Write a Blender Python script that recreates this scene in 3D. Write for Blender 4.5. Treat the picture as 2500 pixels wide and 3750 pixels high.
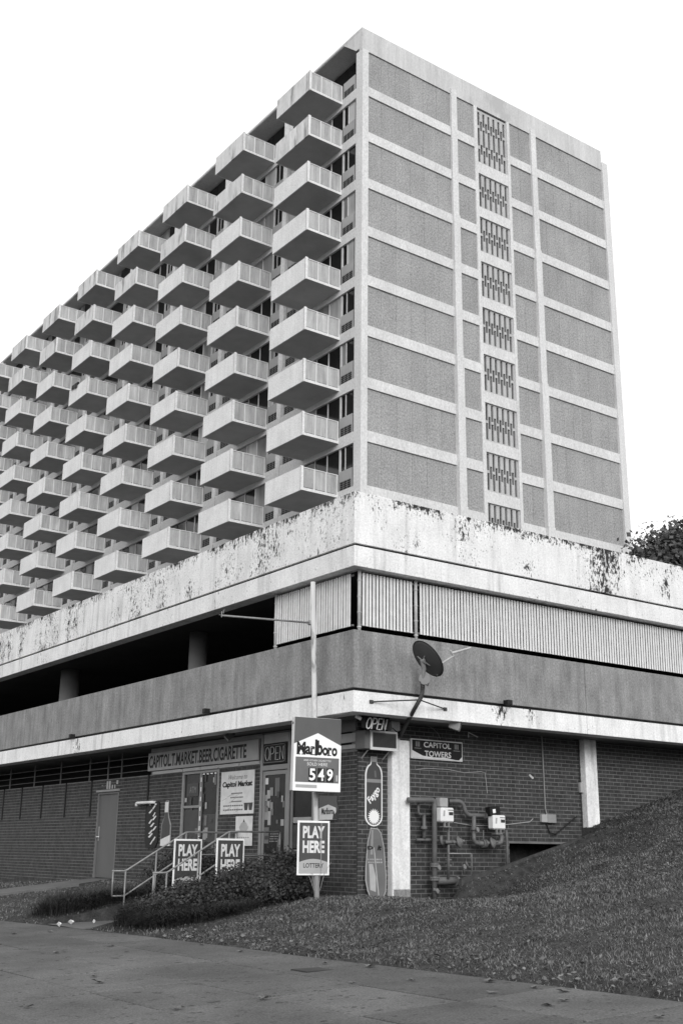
import bpy, math, random
import numpy as np
from mathutils import Vector, Matrix

random.seed(11)
rng = np.random.default_rng(11)
sc = bpy.context.scene
for o in list(bpy.data.objects):
    bpy.data.objects.remove(o)
COL = sc.collection

# ------------------------------------------------------------------ camera
# metres; z = 0 is the photographer's eye level. Left facade plane x = 0,
# right facade plane y = 0, both meeting at the garage corner (0, 0).
FPX, W0, H0 = 4142.56, 2500.0, 3750.0
YAW, PITCH, ROLL = 0.6252, 0.2914, 0.0108
EYE = np.array([-11.309, -15.268, 0.0])
def cam_axes():
    fwd = np.array([math.sin(YAW)*math.cos(PITCH), math.cos(YAW)*math.cos(PITCH), math.sin(PITCH)])
    r = np.array([math.cos(YAW), -math.sin(YAW), 0.0]); u = np.cross(r, fwd)
    c, s = math.cos(ROLL), math.sin(ROLL)
    return c*r + s*u, -s*r + c*u, fwd
RX, UX, FX = cam_axes()
cam = bpy.data.cameras.new('camera'); cam_o = bpy.data.objects.new('camera', cam); COL.objects.link(cam_o)
cam.sensor_fit = 'VERTICAL'; cam.sensor_height = 36.0; cam.lens = FPX/H0*36.0
cam.clip_start = 0.1; cam.clip_end = 3000
cam_o.matrix_world = Matrix(((RX[0], UX[0], -FX[0], EYE[0]), (RX[1], UX[1], -FX[1], EYE[1]), (RX[2], UX[2], -FX[2], EYE[2]), (0, 0, 0, 1)))
sc.camera = cam_o

# ------------------------------------------------------------------ world, sun, exposure
SUN_EL, SUN_AZ = math.radians(21), math.atan2(-0.42, -0.907)   # soft sun behind the camera, through cloud
wd = bpy.data.worlds.new('World'); sc.world = wd; wd.use_nodes = True
nt = wd.node_tree; nt.nodes.clear()
sky = nt.nodes.new('ShaderNodeTexSky'); sky.sky_type = 'NISHITA'; sky.sun_disc = False
sky.sun_elevation = SUN_EL; sky.sun_rotation = SUN_AZ; sky.dust_density = 6; sky.air_density = 1.5
bw = nt.nodes.new('ShaderNodeRGBToBW'); nt.links.new(sky.outputs[0], bw.inputs[0])
mx = nt.nodes.new('ShaderNodeMix'); mx.data_type = 'RGBA'; mx.inputs[0].default_value = 0.86
nt.links.new(bw.outputs[0], mx.inputs[6]); mx.inputs[7].default_value = (11.5, 11.5, 11.5, 1)   # cloud layer
bg = nt.nodes.new('ShaderNodeBackground'); bg.inputs[1].default_value = 0.10
nt.links.new(mx.outputs[2], bg.inputs[0])
wo = nt.nodes.new('ShaderNodeOutputWorld'); nt.links.new(bg.outputs[0], wo.inputs[0])
sun = bpy.data.lights.new('sun', 'SUN'); sun.energy = 1.5; sun.angle = math.radians(25); sun.color = (1, 1, 1)
sun_o = bpy.data.objects.new('sun', sun); COL.objects.link(sun_o)
sd = Vector((math.cos(SUN_EL)*-0.42, math.cos(SUN_EL)*-0.907, math.sin(SUN_EL)))
sun_o.rotation_euler = sd.to_track_quat('Z', 'Y').to_euler(); sun_o.location = sd*60
sc.view_settings.view_transform = 'Standard'; sc.view_settings.look = 'None'
sc.view_settings.exposure = 0.25; sc.view_settings.gamma = 1.0; sc.view_settings.use_curve_mapping = False
sc.render.engine = 'CYCLES'
sc.cycles.max_bounces = 6; sc.cycles.diffuse_bounces = 3

# ------------------------------------------------------------------ measuring helpers (rays of the survey onto real planes)
def ray(px, py):
    return FX*FPX + RX*(px-W0/2) - UX*(py-H0/2)
def on(px, py, axis, val):
    d = ray(px, py); i = 'xyz'.index(axis); t = (val-EYE[i])/d[i]
    return EYE + d*t
def proj(P):
    d = np.asarray(P, float)-EYE; z = d @ FX
    return W0/2+FPX*(d @ RX)/z, H0/2-FPX*(d @ UX)/z

# ------------------------------------------------------------------ mesh helpers
class MB:
    def __init__(s, M=None): s.v = []; s.f = []; s.M = M
    def add(s, vs, fs):
        b = len(s.v)
        if s.M is not None: vs = [tuple(s.M @ Vector(p)) for p in vs]
        s.v += [tuple(map(float, p)) for p in vs]; s.f += [tuple(b+i for i in f) for f in fs]; return s
    def box(s, x0, x1, y0, y1, z0, z1):
        return s.add([(x0,y0,z0),(x1,y0,z0),(x1,y1,z0),(x0,y1,z0),(x0,y0,z1),(x1,y0,z1),(x1,y1,z1),(x0,y1,z1)],
                     [(0,3,2,1),(4,5,6,7),(0,1,5,4),(1,2,6,5),(2,3,7,6),(3,0,4,7)])
    def bbox(s, x0, x1, y0, y1, z0, z1, b=0.01):          # box with chamfered edges
        xs, ys, zs = (x0, x1), (y0, y1), (z0, z1); V = []; idx = {}
        for i in range(2):
            for j in range(2):
                for k in range(2):
                    sx, sy, sz = 1-2*i, 1-2*j, 1-2*k
                    for a in range(3):
                        p = [xs[i]+sx*b, ys[j]+sy*b, zs[k]+sz*b]; p[a] = (xs[i], ys[j], zs[k])[a]
                        idx[i,j,k,a] = len(V); V.append(tuple(p))
        Fc = []
        for a in range(3):
            o = [n for n in range(3) if n != a]
            for e in range(2):
                q = []
                for (m, n) in ((0,0),(1,0),(1,1),(0,1)):
                    c = [0,0,0]; c[a] = e; c[o[0]] = m; c[o[1]] = n; q.append(idx[c[0],c[1],c[2],a])
                Fc.append(tuple(q) if (e == 1) == (a != 1) else tuple(q[::-1]))
        for a in range(3):                                # edge along a
            o = [n for n in range(3) if n != a]
            for m in range(2):
                for n in range(2):
                    c0 = [0,0,0]; c0[o[0]] = m; c0[o[1]] = n; c1 = list(c0); c1[a] = 1
                    Fc.append((idx[(*c0, o[0])], idx[(*c1, o[0])], idx[(*c1, o[1])], idx[(*c0, o[1])]))
        for i in range(2):
            for j in range(2):
                for k in range(2): Fc.append((idx[i,j,k,0], idx[i,j,k,1], idx[i,j,k,2]))
        return s.add(V, Fc)
    def prism(s, poly, w0, w1):                            # polygon in local (u,v), extruded along w
        n = len(poly)
        vs = [(p[0], p[1], w0) for p in poly]+[(p[0], p[1], w1) for p in poly]
        return s.add(vs, [tuple(range(n))[::-1], tuple(range(n, 2*n))]+[(i, (i+1) % n, n+(i+1) % n, n+i) for i in range(n)])
    def tube(s, pts, r, n=8, caps=True):
        P = [Vector(p) for p in pts]; R = r if isinstance(r, (list, tuple)) else [r]*len(P)
        rings = []; up = None
        for i, p in enumerate(P):
            t = (P[min(i+1, len(P)-1)]-P[max(i-1, 0)]).normalized()
            if up is None:
                up = Vector((0,0,1)) if abs(t.z) < .9 else Vector((1,0,0))
            a = t.cross(up)
            if a.length < 1e-4: a = t.cross(Vector((.3,.8,.1)))
            a.normalize(); b = a.cross(t).normalized(); up = b
            rings.append([tuple(p+(a*math.cos(2*math.pi*k/n)+b*math.sin(2*math.pi*k/n))*R[i]) for k in range(n)])
        vs = [q for rr in rings for q in rr]; fs = []
        for i in range(len(P)-1):
            for k in range(n):
                fs.append((i*n+k, i*n+(k+1) % n, (i+1)*n+(k+1) % n, (i+1)*n+k))
        if caps: fs += [tuple(range(n))[::-1], tuple(range((len(P)-1)*n, len(P)*n))]
        return s.add(vs, fs)
    def disc(s, c, axis, r, t, n=20):
        c = Vector(c); a = Vector(axis).normalized(); return s.tube([c-a*t/2, c+a*t/2], r, n)
    def mesh(s, name, off=(0,0,0), smooth=False):
        me = bpy.data.meshes.new(name)
        vs = np.array(s.v, float)-np.array(off)
        me.from_pydata(vs.tolist(), [], s.f); me.update()
        if smooth:
            me.polygons.foreach_set('use_smooth', [True]*len(me.polygons))
        return me
    def build(s, name, mat, parent=None, smooth=False, **tags):
        off = wl(parent) if parent else (0,0,0)
        me = s.mesh(name, off, smooth); me.materials.append(mat)
        o = bpy.data.objects.new(name, me); COL.objects.link(o)
        if parent: o.parent = parent
        for k, v in tags.items(): o[k] = v
        return o
def wl(o):
    p = Vector((0,0,0))
    while o is not None: p = p+o.location; o = o.parent
    return p
def thing(name, loc, label=None, category=None, group=None, parent=None):
    o = bpy.data.objects.new(name, None); COL.objects.link(o); o.empty_display_size = .2
    if parent: o.parent = parent; o.location = Vector(loc)-wl(parent)
    else: o.location = loc
    if label: o['label'] = label
    if category: o['category'] = category
    if group: o['group'] = group
    return o
KIDS = {}
def kids(o): return [c for c in COL.objects if c.parent == o]
def copy_tree(o, parent=None, kidmap=None):
    c = o.copy(); COL.objects.link(c); c.parent = parent
    for ch in (kidmap[o] if kidmap else kids(o)):
        d = ch.copy(); COL.objects.link(d); d.parent = c
    return c
def roundpath(pts, r, n=5):                                 # fillet the corners of a pipe run
    P = [Vector(p) for p in pts]; out = [P[0]]
    for i in range(1, len(P)-1):
        a = (P[i-1]-P[i]).normalized(); b = (P[i+1]-P[i]).normalized()
        rr = min(r, (P[i-1]-P[i]).length*.49, (P[i+1]-P[i]).length*.49)
        A, B = P[i]+a*rr, P[i]+b*rr
        for k in range(n+1):
            t = k/n; out.append(A*(1-t)**2+P[i]*2*t*(1-t)+B*t*t)
    out.append(P[-1]); return out
def frame(o, right, up=(0,0,1)):
    r = Vector(right).normalized(); u = Vector(up); n = r.cross(u).normalized(); u = n.cross(r).normalized()
    return Matrix(((r.x,u.x,n.x,o[0]),(r.y,u.y,n.y,o[1]),(r.z,u.z,n.z,o[2]),(0,0,0,1)))
def text(name, s, mat, parent, M, h, w=None, shear=0, bold=0, ext=.002, align='CENTER', spacing=1.0, rot=0):
    cu = bpy.data.curves.new(name, 'FONT'); cu.body = s; cu.size = 1; cu.extrude = 0; cu.offset = bold
    cu.shear = shear; cu.align_x = align; cu.align_y = 'CENTER'; cu.space_character = spacing; cu.resolution_u = 3
    to = bpy.data.objects.new(name, cu); COL.objects.link(to)
    dg = bpy.context.evaluated_depsgraph_get(); me = bpy.data.meshes.new_from_object(to.evaluated_get(dg))
    bpy.data.objects.remove(to); bpy.data.curves.remove(cu)
    n = len(me.vertices); co = np.empty(n*3); me.vertices.foreach_get('co', co); co = co.reshape(-1, 3)
    mn, mxx = co.min(0), co.max(0); H = mxx[1]-mn[1]; Wd = mxx[0]-mn[0]
    sy = h/H; sx = (w/Wd) if w else sy
    cx = (mn[0]+mxx[0])/2 if align == 'CENTER' else mn[0]
    co[:, 0] = (co[:, 0]-cx)*sx; co[:, 1] = (co[:, 1]-(mn[1]+mxx[1])/2)*sy; co[:, 2] = ext
    if rot:
        c, si = math.cos(rot), math.sin(rot); x, y = co[:, 0].copy(), co[:, 1].copy(); co[:, 0] = c*x-si*y; co[:, 1] = si*x+c*y
    Mn = np.array(M); off = np.array(wl(parent)) if parent else np.zeros(3)
    wv = co @ Mn[:3, :3].T + Mn[:3, 3] - off
    me.vertices.foreach_set('co', wv.ravel()); me.update(); me.materials.clear(); me.materials.append(mat); me.name = name
    o = bpy.data.objects.new(name, me); COL.objects.link(o)
    if parent: o.parent = parent
    return o

# ------------------------------------------------------------------ materials (a black and white photograph: greys only)
def mat(name, base=.5, rough=.8, var=.15, scale=3.0, bump=.1, bscale=40., spec=.3, stretch=1.0, metal=0., stain=0., stain_v=.1, stain_scale=1.2, fine=.0, emit=0, objvar=0, streak=0):
    m = bpy.data.materials.new(name); m.use_nodes = True; t = m.node_tree; N = t.nodes; L = t.links
    b = N['Principled BSDF']; b.inputs['Roughness'].default_value = rough; b.inputs['Metallic'].default_value = metal
    b.inputs['Specular IOR Level'].default_value = spec
    g = N.new('ShaderNodeNewGeometry')
    mp = N.new('ShaderNodeMapping'); mp.inputs['Scale'].default_value = (1, 1, 1/stretch); L.new(g.outputs['Position'], mp.inputs[0])
    def noise(sca, det=4):
        n = N.new('ShaderNodeTexNoise'); n.inputs['Scale'].default_value = sca; n.inputs['Detail'].default_value = det
        n.inputs['Roughness'].default_value = .62; L.new(mp.outputs[0], n.inputs['Vector']); return n
    def ramp(inp, a, c, va, vc):
        r = N.new('ShaderNodeMapRange'); r.inputs[1].default_value = a; r.inputs[2].default_value = c
        r.inputs[3].default_value = va; r.inputs[4].default_value = vc; L.new(inp, r.inputs[0]); return r.outputs[0]
    def mul(a, c):
        q = N.new('ShaderNodeMath'); q.operation = 'MULTIPLY'; L.new(a, q.inputs[0])
        if isinstance(c, (int, float)): q.inputs[1].default_value = c
        else: L.new(c, q.inputs[1])
        return q.outputs[0]
    n1 = noise(scale); v = ramp(n1.outputs['Fac'], .3, .7, base*(1-var), base*(1+var))
    if streak:
        ms = N.new('ShaderNodeMapping'); ms.inputs['Scale'].default_value = (1, 1, .07); L.new(g.outputs['Position'], ms.inputs[0])
        ns = N.new('ShaderNodeTexNoise'); ns.inputs['Scale'].default_value = 7.; ns.inputs['Detail'].default_value = 6; ns.inputs['Roughness'].default_value = .7; L.new(ms.outputs[0], ns.inputs['Vector'])
        v = mul(v, ramp(ns.outputs['Fac'], .32, .68, 1-streak, 1+streak))
    if objvar:
        oi = N.new('ShaderNodeObjectInfo'); v = mul(v, ramp(oi.outputs['Random'], 0, 1, 1-objvar, 1+objvar))
    if fine:
        n3 = noise(bscale*1.3, 2); v = mul(v, ramp(n3.outputs['Fac'], .3, .7, 1-fine, 1+fine))
    if stain:
        n2 = noise(stain_scale, 6); k = ramp(n2.outputs['Fac'], .62-stain*.2, .66-stain*.1, 0, 1)
        q = N.new('ShaderNodeMix'); L.new(k, q.inputs[0]); L.new(v, q.inputs[2]); q.inputs[3].default_value = stain_v; v = q.outputs[0]
    cmb = N.new('ShaderNodeCombineColor')
    for i in range(3): L.new(v, cmb.inputs[i])
    L.new(cmb.outputs[0], b.inputs['Base Color'])
    if bump:
        nb = noise(bscale, 3); bp = N.new('ShaderNodeBump'); bp.inputs['Strength'].default_value = bump; bp.inputs['Distance'].default_value = .02
        L.new(nb.outputs['Fac'], bp.inputs['Height']); L.new(bp.outputs[0], b.inputs['Normal'])
    if emit:
        b.inputs['Emission Color'].default_value = (1, 1, 1, 1); b.inputs['Emission Strength'].default_value = emit
    m['v'] = 1
    return m
def peeling(name, base, z_top, dens, top_band=.25, dark=.032, clusters=()):
    """white paint on concrete: flakes fallen off in clusters and along the top edge, grey rain streaks"""
    m = mat(name, base, .85, .10, 1.7, .25, 22., .2, fine=.13, streak=.06); t = m.node_tree; N = t.nodes; L = t.links
    b = N['Principled BSDF']; src = b.inputs['Base Color'].links[0].from_socket
    g = N.new('ShaderNodeNewGeometry')
    def noise(sca, zs=1.0, det=5, off=0.):
        mp = N.new('ShaderNodeMapping'); mp.inputs['Scale'].default_value = (1, 1, zs); mp.inputs['Location'].default_value = (off, off, off)
        L.new(g.outputs['Position'], mp.inputs[0])
        n = N.new('ShaderNodeTexNoise'); n.inputs['Scale'].default_value = sca; n.inputs['Detail'].default_value = det; n.inputs['Roughness'].default_value = .6
        L.new(mp.outputs[0], n.inputs['Vector']); return n.outputs['Fac']
    def rg(inp, a, c, va, vc):
        r = N.new('ShaderNodeMapRange'); r.inputs[1].default_value = a; r.inputs[2].default_value = c; r.inputs[3].default_value = va; r.inputs[4].default_value = vc
        L.new(inp, r.inputs[0]); return r.outputs[0]
    def mth(op, a, c):
        q = N.new('ShaderNodeMath'); q.operation = op
        for i, e in enumerate((a, c)):
            if isinstance(e, (int, float)): q.inputs[i].default_value = e
            else: L.new(e, q.inputs[i])
        return q.outputs[0]
    sep = N.new('ShaderNodeSeparateXYZ'); L.new(g.outputs['Position'], sep.inputs[0])
    patch = rg(noise(.75, .8, 3, 4.), .40, .66, .12, 1)                    # where flakes cluster
    edge = rg(sep.outputs['Z'], z_top-top_band*1.3, z_top-.02, 0, 1.15)          # weathered top edge
    edge = mth('MULTIPLY', edge, rg(noise(1.6, .4, 3, 9.), .36, .56, .35, 1.1))
    amt = mth('MAXIMUM', mth('MULTIPLY', patch, dens), mth('MULTIPLY', edge, .9*min(1, dens*1.6)))
    for (cx, cy, cz, cr, ca) in clusters:                                # places where much paint has gone
        vm = N.new('ShaderNodeVectorMath'); vm.operation = 'DISTANCE'; L.new(g.outputs['Position'], vm.inputs[0]); vm.inputs[1].default_value = (cx, cy, cz)
        amt = mth('MAXIMUM', amt, mth('MULTIPLY', rg(vm.outputs['Value'], cr*.2, cr*1.6, ca*1.05, 0), rg(noise(2.6, .35, 4, 3.+cr), .36, .62, .35, 1.1)))
    fl = noise(14., .5, 6, 1.)
    k = rg(mth('ADD', fl, mth('MULTIPLY', amt, .25)), .715, .80, 0, 1)
    k = mth('MAXIMUM', k, mth('MULTIPLY', rg(mth('ADD', noise(30., .55, 3, 5.), mth('MULTIPLY', amt, .18)), .70, .75, 0, 1), min(1, .35+dens*.6)))
    st = mth('MULTIPLY', rg(noise(5., .10, 4, 2.), .50, .78, 0, 1), rg(noise(.8, .6, 2, 7.), .34, .60, .12, .85))   # rain streaks
    q = N.new('ShaderNodeMix'); q.data_type = 'RGBA'; L.new(st, q.inputs[0]); L.new(src, q.inputs[6]); q.inputs[7].default_value = (base*.42,)*3+(1,)
    q2 = N.new('ShaderNodeMix'); q2.data_type = 'RGBA'; L.new(k, q2.inputs[0]); L.new(q.outputs[2], q2.inputs[6]); q2.inputs[7].default_value = (dark,)*3+(1,)
    L.new(q2.outputs[2], b.inputs['Base Color'])
    return m
M = {}
def onp(px, py, ax): q = on(px, py, ax, 0.); return (float(q[0]), float(q[1]), float(q[2]))
CL = [(*onp(2225, 2025, 'y'), .95, 1.05), (*onp(2200, 2150, 'y'), .75, .95), (*onp(1925, 2068, 'y'), .30, 1.0), (*onp(1510, 1990, 'y'), .3, 1.0), (*onp(1745, 1890, 'y'), .5, .9), (*onp(1500, 1835, 'y'), .6, .8), (*onp(2440, 2130, 'y'), .6, .95),
      (*onp(268, 2285, 'x'), .70, 1.0), (*onp(160, 2370, 'x'), .8, 1.0), (*onp(20, 2390, 'x'), .9, .95), (*onp(480, 2260, 'x'), .5, .9), (*onp(690, 2170, 'x'), .5, .9), (*onp(1010, 2010, 'x'), .35, .9), (*onp(1130, 1880, 'x'), .35, .8)]
M['parapet'] = peeling('parapet_paint', .74, 6.09, 1.0, .30, clusters=CL)
M['band'] = peeling('band_paint', .72, 9.0, .55)
M['lowband'] = peeling('lower_band_paint', .76, 9.0, .42, clusters=[(*onp(1835, 2600, 'y'), .3, .95), (*onp(1940, 2610, 'y'), .25, 1.0), (*onp(290, 2720, 'x'), .6, 1.0)])
M['colpaint'] = peeling('column_paint', .76, 9.0, .25)
M['spandrel'] = mat('spandrel_concrete', .232, .9, .24, 2.6, .2, 34., .2, stretch=1.8, fine=.30, streak=.21)
M['dark_conc'] = mat('garage_concrete', .17, .9, .2, 1., .1, 20.)
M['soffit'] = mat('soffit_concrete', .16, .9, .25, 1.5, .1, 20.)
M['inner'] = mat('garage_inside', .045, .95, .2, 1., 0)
M['mortar'] = mat('mortar', .15, .95, .25, 2.5, .2, 80.)
M['brick'] = mat('brick', .045, .85, .45, 6., .3, 90., .25, fine=.2)
M['tower_white'] = mat('tower_frame_concrete', .60, .9, .08, .5, .1, 14., .2, stretch=2, fine=.16, streak=.05)
M['tower_panel'] = mat('tower_pebble_panel', .31, .95, .10, .7, .4, 13., .1, stretch=1.6, fine=.36, streak=.07, objvar=.045)
M['cornice'] = mat('tower_cornice', .52, .9, .12, .6, .1, 20., .2, stretch=3, fine=.10, stain=.15, stain_v=.42, stain_scale=.7, streak=.10)
M['screen'] = mat('screen_concrete', .43, .9, .1, 1., .1, 20., fine=.1)
M['balc'] = mat('balcony_concrete', .68, .9, .08, .9, .1, 12., .2, fine=.14, streak=.07)
M['balc_old'] = mat('balcony_concrete_streaked', .60, .9, .18, 2.2, .1, 20., .2, stretch=5, fine=.09, stain=.35, stain_v=.30, stain_scale=1.6)
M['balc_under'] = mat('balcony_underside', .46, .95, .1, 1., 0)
M['rail_panel'] = mat('balcony_side_panel', .50, .6, .18, 2.5, 0, spec=.3, stretch=4, fine=.1, streak=.22, objvar=.14)
def see_through(m, f):
    t = m.node_tree; o = t.nodes['Material Output']; b = t.nodes['Principled BSDF']; mixn = t.nodes.new('ShaderNodeMixShader'); tr_ = t.nodes.new('ShaderNodeBsdfTransparent')
    mixn.inputs[0].default_value = f; t.links.new(b.outputs[0], mixn.inputs[1]); t.links.new(tr_.outputs[0], mixn.inputs[2]); t.links.new(mixn.outputs[0], o.inputs['Surface'])
see_through(M['rail_panel'], .26)
M['rail_metal'] = mat('balcony_rail_paint', .62, .6, .08, 2., 0)
M['apt_panel'] = mat('apartment_wall_panel', .33, .85, .1, .6, 0, fine=.1)
M['shop_glass'] = mat('shop_glass', .016, .25, .5, 2., 0, spec=.12)
M['glass'] = mat('dark_glass', .012, .12, .3, .35, 0, spec=.35)
M['curtain'] = mat('curtained_glass', .20, .35, .5, 1.3, 0, stretch=6, spec=.4)
M['blind'] = mat('pale_curtain_glass', .38, .4, .35, 1.6, 0, stretch=8, spec=.4)
M['alu'] = mat('aluminium_frame', .22, .45, .1, 3., 0, metal=.2)
M['alu_light'] = mat('pale_window_frame', .55, .5, .1, 3., 0)
M['black'] = mat('black_paint', .01, .6, .2, 3., 0)
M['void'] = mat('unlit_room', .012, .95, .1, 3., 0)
M['white'] = mat('white_sign_face', .80, .5, .05, 3., 0, spec=.4)
M['offwhite'] = mat('off_white', .62, .6, .1, 4., 0)
M['grey'] = mat('grey_paint', .13, .6, .12, 3., 0)
M['midgrey'] = mat('mid_grey_paint', .24, .6, .12, 3., 0)
M['lightgrey'] = mat('light_grey_board', .36, .7, .12, 3., 0, stretch=.5)
M['fascia'] = mat('fascia_board', .33, .7, .14, 1.5, 0)
M['darkgrey'] = mat('dark_grey_print', .032, .5, .2, 3., 0, spec=.4)
M['red'] = mat('deep_red_print_grey', .055, .45, .12, 3., 0, spec=.4)
M['brown'] = mat('brown_sign_cabinet', .085, .5, .1, 3., 0, spec=.4)
M['steel_door'] = mat('steel_door_paint', .10, .6, .1, 1.5, 0, stretch=3)
M['galv'] = mat('galvanised_rail', .24, .5, .2, 6., 0, metal=.3)
M['pipe'] = mat('painted_pipe', .12, .55, .3, 5., .2, 60., .4)
M['meter'] = mat('meter_plastic', .74, .5, .08, 6., 0)
M['rust'] = mat('weathered_dark_metal', .05, .7, .4, 8., .2, 60.)
M['dish'] = mat('dish_dark_grey', .055, .6, .1, 3., 0)
M['dishgrey'] = mat('dish_bracket_grey', .20, .6, .15, 4., 0)
M['polepaint'] = mat('chipped_white_pole', .50, .7, .15, 4., .2, 40., stretch=4, stain=.55, stain_v=.20, stain_scale=5.)
M['slat'] = mat('fence_slat_plastic', .66, .6, .1, 8., 0)
M['post_grey'] = mat('fence_post_grey', .42, .6, .15, 4., 0)
M['wood'] = mat('paper_pale', .6, .7, .12, 6., 0)
M['sidewalk'] = mat('pavement_concrete', .098, .92, .26, .8, .25, 36., .2, fine=.36, stain=.10, stain_v=.045, stain_scale=7., objvar=.16)
M['joint'] = mat('pavement_joint', .015, .95, .2, 3., 0)
M['path'] = mat('footpath_concrete', .11, .92, .2, 1.5, .2, 60., fine=.15)
M['asphalt'] = mat('asphalt', .045, .95, .2, 1.5, .3, 90.)
M['soil'] = mat('lawn_soil', .036, .95, .55, 6.0, .4, 30., fine=.3)
def leafmat(name, lo, hi, rough=.6, spec=.35, nscale=1.1):
    m = bpy.data.materials.new(name); m.use_nodes = True; t = m.node_tree; N = t.nodes; L = t.links; b = N['Principled BSDF']
    b.inputs['Roughness'].default_value = rough; b.inputs['Specular IOR Level'].default_value = spec
    g = N.new('ShaderNodeNewGeometry'); n = N.new('ShaderNodeTexNoise'); n.inputs['Scale'].default_value = nscale; n.inputs['Detail'].default_value = 5
    L.new(g.outputs['Position'], n.inputs['Vector'])
    a = N.new('ShaderNodeMath'); a.operation = 'MULTIPLY_ADD'; L.new(g.outputs['Random Per Island'], a.inputs[0]); a.inputs[1].default_value = .55
    s2 = N.new('ShaderNodeMapRange'); s2.inputs[1].default_value = .3; s2.inputs[2].default_value = .7; s2.inputs[3].default_value = 0; s2.inputs[4].default_value = .45
    L.new(n.outputs['Fac'], s2.inputs[0]); L.new(s2.outputs[0], a.inputs[2])
    r = N.new('ShaderNodeMapRange'); r.inputs[3].default_value = lo; r.inputs[4].default_value = hi; L.new(a.outputs[0], r.inputs[0])
    c = N.new('ShaderNodeCombineColor')
    for i in range(3): L.new(r.outputs[0], c.inputs[i])
    L.new(c.outputs[0], b.inputs['Base Color']); return m
M['grassblade'] = leafmat('grass_blade', .012, .255, .85, .08, 2.4)
M['leaf'] = leafmat('shrub_leaf', .006, .075, .6, .25, 3.)
M['treeleaf'] = leafmat('tree_leaf', .03, .14, .6, .25)
M['clump'] = leafmat('long_grass_leaf', .008, .07, .6, .2)
M['deadleaf'] = leafmat('fallen_leaf', .01, .24, .8, .1)
M['bark'] = mat('bark', .06, .9, .3, 6., .4, 40.)

# ------------------------------------------------------------------ ground
EDGE = [(-60, -2.2), (-10, -2.35), (-6, -2.52), (-3, -2.70), (0, -2.82), (4, -3.05), (8, -3.5), (14, -4.2), (60, -7.0)]
def edge_x(y): return float(np.interp(y, [e[0] for e in EDGE], [e[1] for e in EDGE]))
def z_side(x): return -1.16+.04*x
GX = [(-3, -1.28), (-2.2, -1.17), (-1.2, -.97), (-.3, -.77), (.6, -.74), (2.4, -.80), (3.1, -.70), (4.2, -.30), (6.7, .55), (9.7, 1.36), (14, 2.4), (20, 3.2), (40, 4.2), (120, 6), (500, 12)]
gxx, gzz = [g[0] for g in GX], [g[1] for g in GX]
GF = [(-3, -1.28), (-1.5, -1.05), (0, -.80), (3, -.26), (6.7, .42), (9.7, 1.05), (14, 2.0), (20, 3.2), (40, 4.2), (120, 6), (500, 12)]
gfx, gfz = [g[0] for g in GF], [g[1] for g in GF]
def z_lawn(x, y=0.):
    w = min(1., max(0., (-.3-y)/3.2)); w = w*w*(3-2*w)
    return float(np.interp(x, gxx, gzz))*(1-w)+float(np.interp(x, gfx, gfz))*w
def zg(x, y):
    ex = edge_x(y)
    if x < -7.9: return -1.62
    if x <= ex: return z_side(x)-.06
    if 3.30 < y < 4.93 and x < -.28: return -1.34              # cutting for the walk and the stairs
    if y > .9 and x < .85:                                    # strip along the left facade
        ze = z_side(ex)-.005; zw = float(np.interp(y, [1, 11, 18, 30, 80], [-.74, -.72, -1.02, -1.35, -1.6]))
        t = (x-ex)/(.85-ex); return ze+(zw-ze)*min(1, t*1.25)**.85
    if 1.98 < x < 6.45 and .32 < y < 1.6: return -.88          # sunken strip for the meters
    z = z_lawn(x, y) if x > ex+.2 else z_side(ex)-.005+(z_lawn(ex+.2, y)-z_side(ex))*max(0, (x-ex)/.2)
    if 2.3 < x < 6.5 and y > -.30:                            # loose soil heaped against the kerb of the pit
        kz = float(np.interp(x, [2.3, 2.6, 3.53, 4.58, 6.45], [-.82, -.50, -.29, -.02, .50]))
        z = max(z, z+(kz-z)*min(1, (y+.30)/.55)**1.3)
    bumps = .02*math.sin(1.7*x+.6*y)*math.cos(1.1*y-.4*x)+.012*math.sin(4.1*x+2.2)*math.sin(3.7*y)
    return z+bumps
xs = np.unique(np.concatenate([[-600, -300, -120, -50, -20, -12, -8.01, -7.89], np.arange(-7.8, -3.6, .4), np.arange(-3.6, 10.2, .12), [1.97, 1.99, 6.44, 6.46, .84, .86], np.arange(10.5, 22, .8), [26, 32, 40, 60, 90, 140, 300, 600]]))
ys = np.unique(np.concatenate([[-600, -300, -120, -60, -30, -20], np.arange(-14, 2, .14), [.31, .33, .89, .91, 1.59, 1.61, 3.29, 3.31, 4.92, 4.94], np.arange(2, 20, .25), np.arange(20, 60, 2.), [80, 120, 200, 400, 600]]))
gv = [(x, y, zg(x, y)) for y in ys for x in xs]; nx = len(xs)
gf = [(j*nx+i, j*nx+i+1, (j+1)*nx+i+1, (j+1)*nx+i) for j in range(len(ys)-1) for i in range(nx-1)]
g = MB(); g.v = gv; g.f = gf; g.build('ground', M['soil'], smooth=True, kind='structure')
road = MB(); road.add([(-600,-600,-1.60),(-8.2,-600,-1.60),(-8.2,600,-1.60),(-600,600,-1.60)], [(0,1,2,3)]); road.build('road', M['asphalt'], kind='structure')
kb = MB(); kb.bbox(-8.2, -8.0, -60, 60, -1.75, z_side(-8.0), .015); kb.build('kerb', M['path'], kind='structure')
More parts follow.
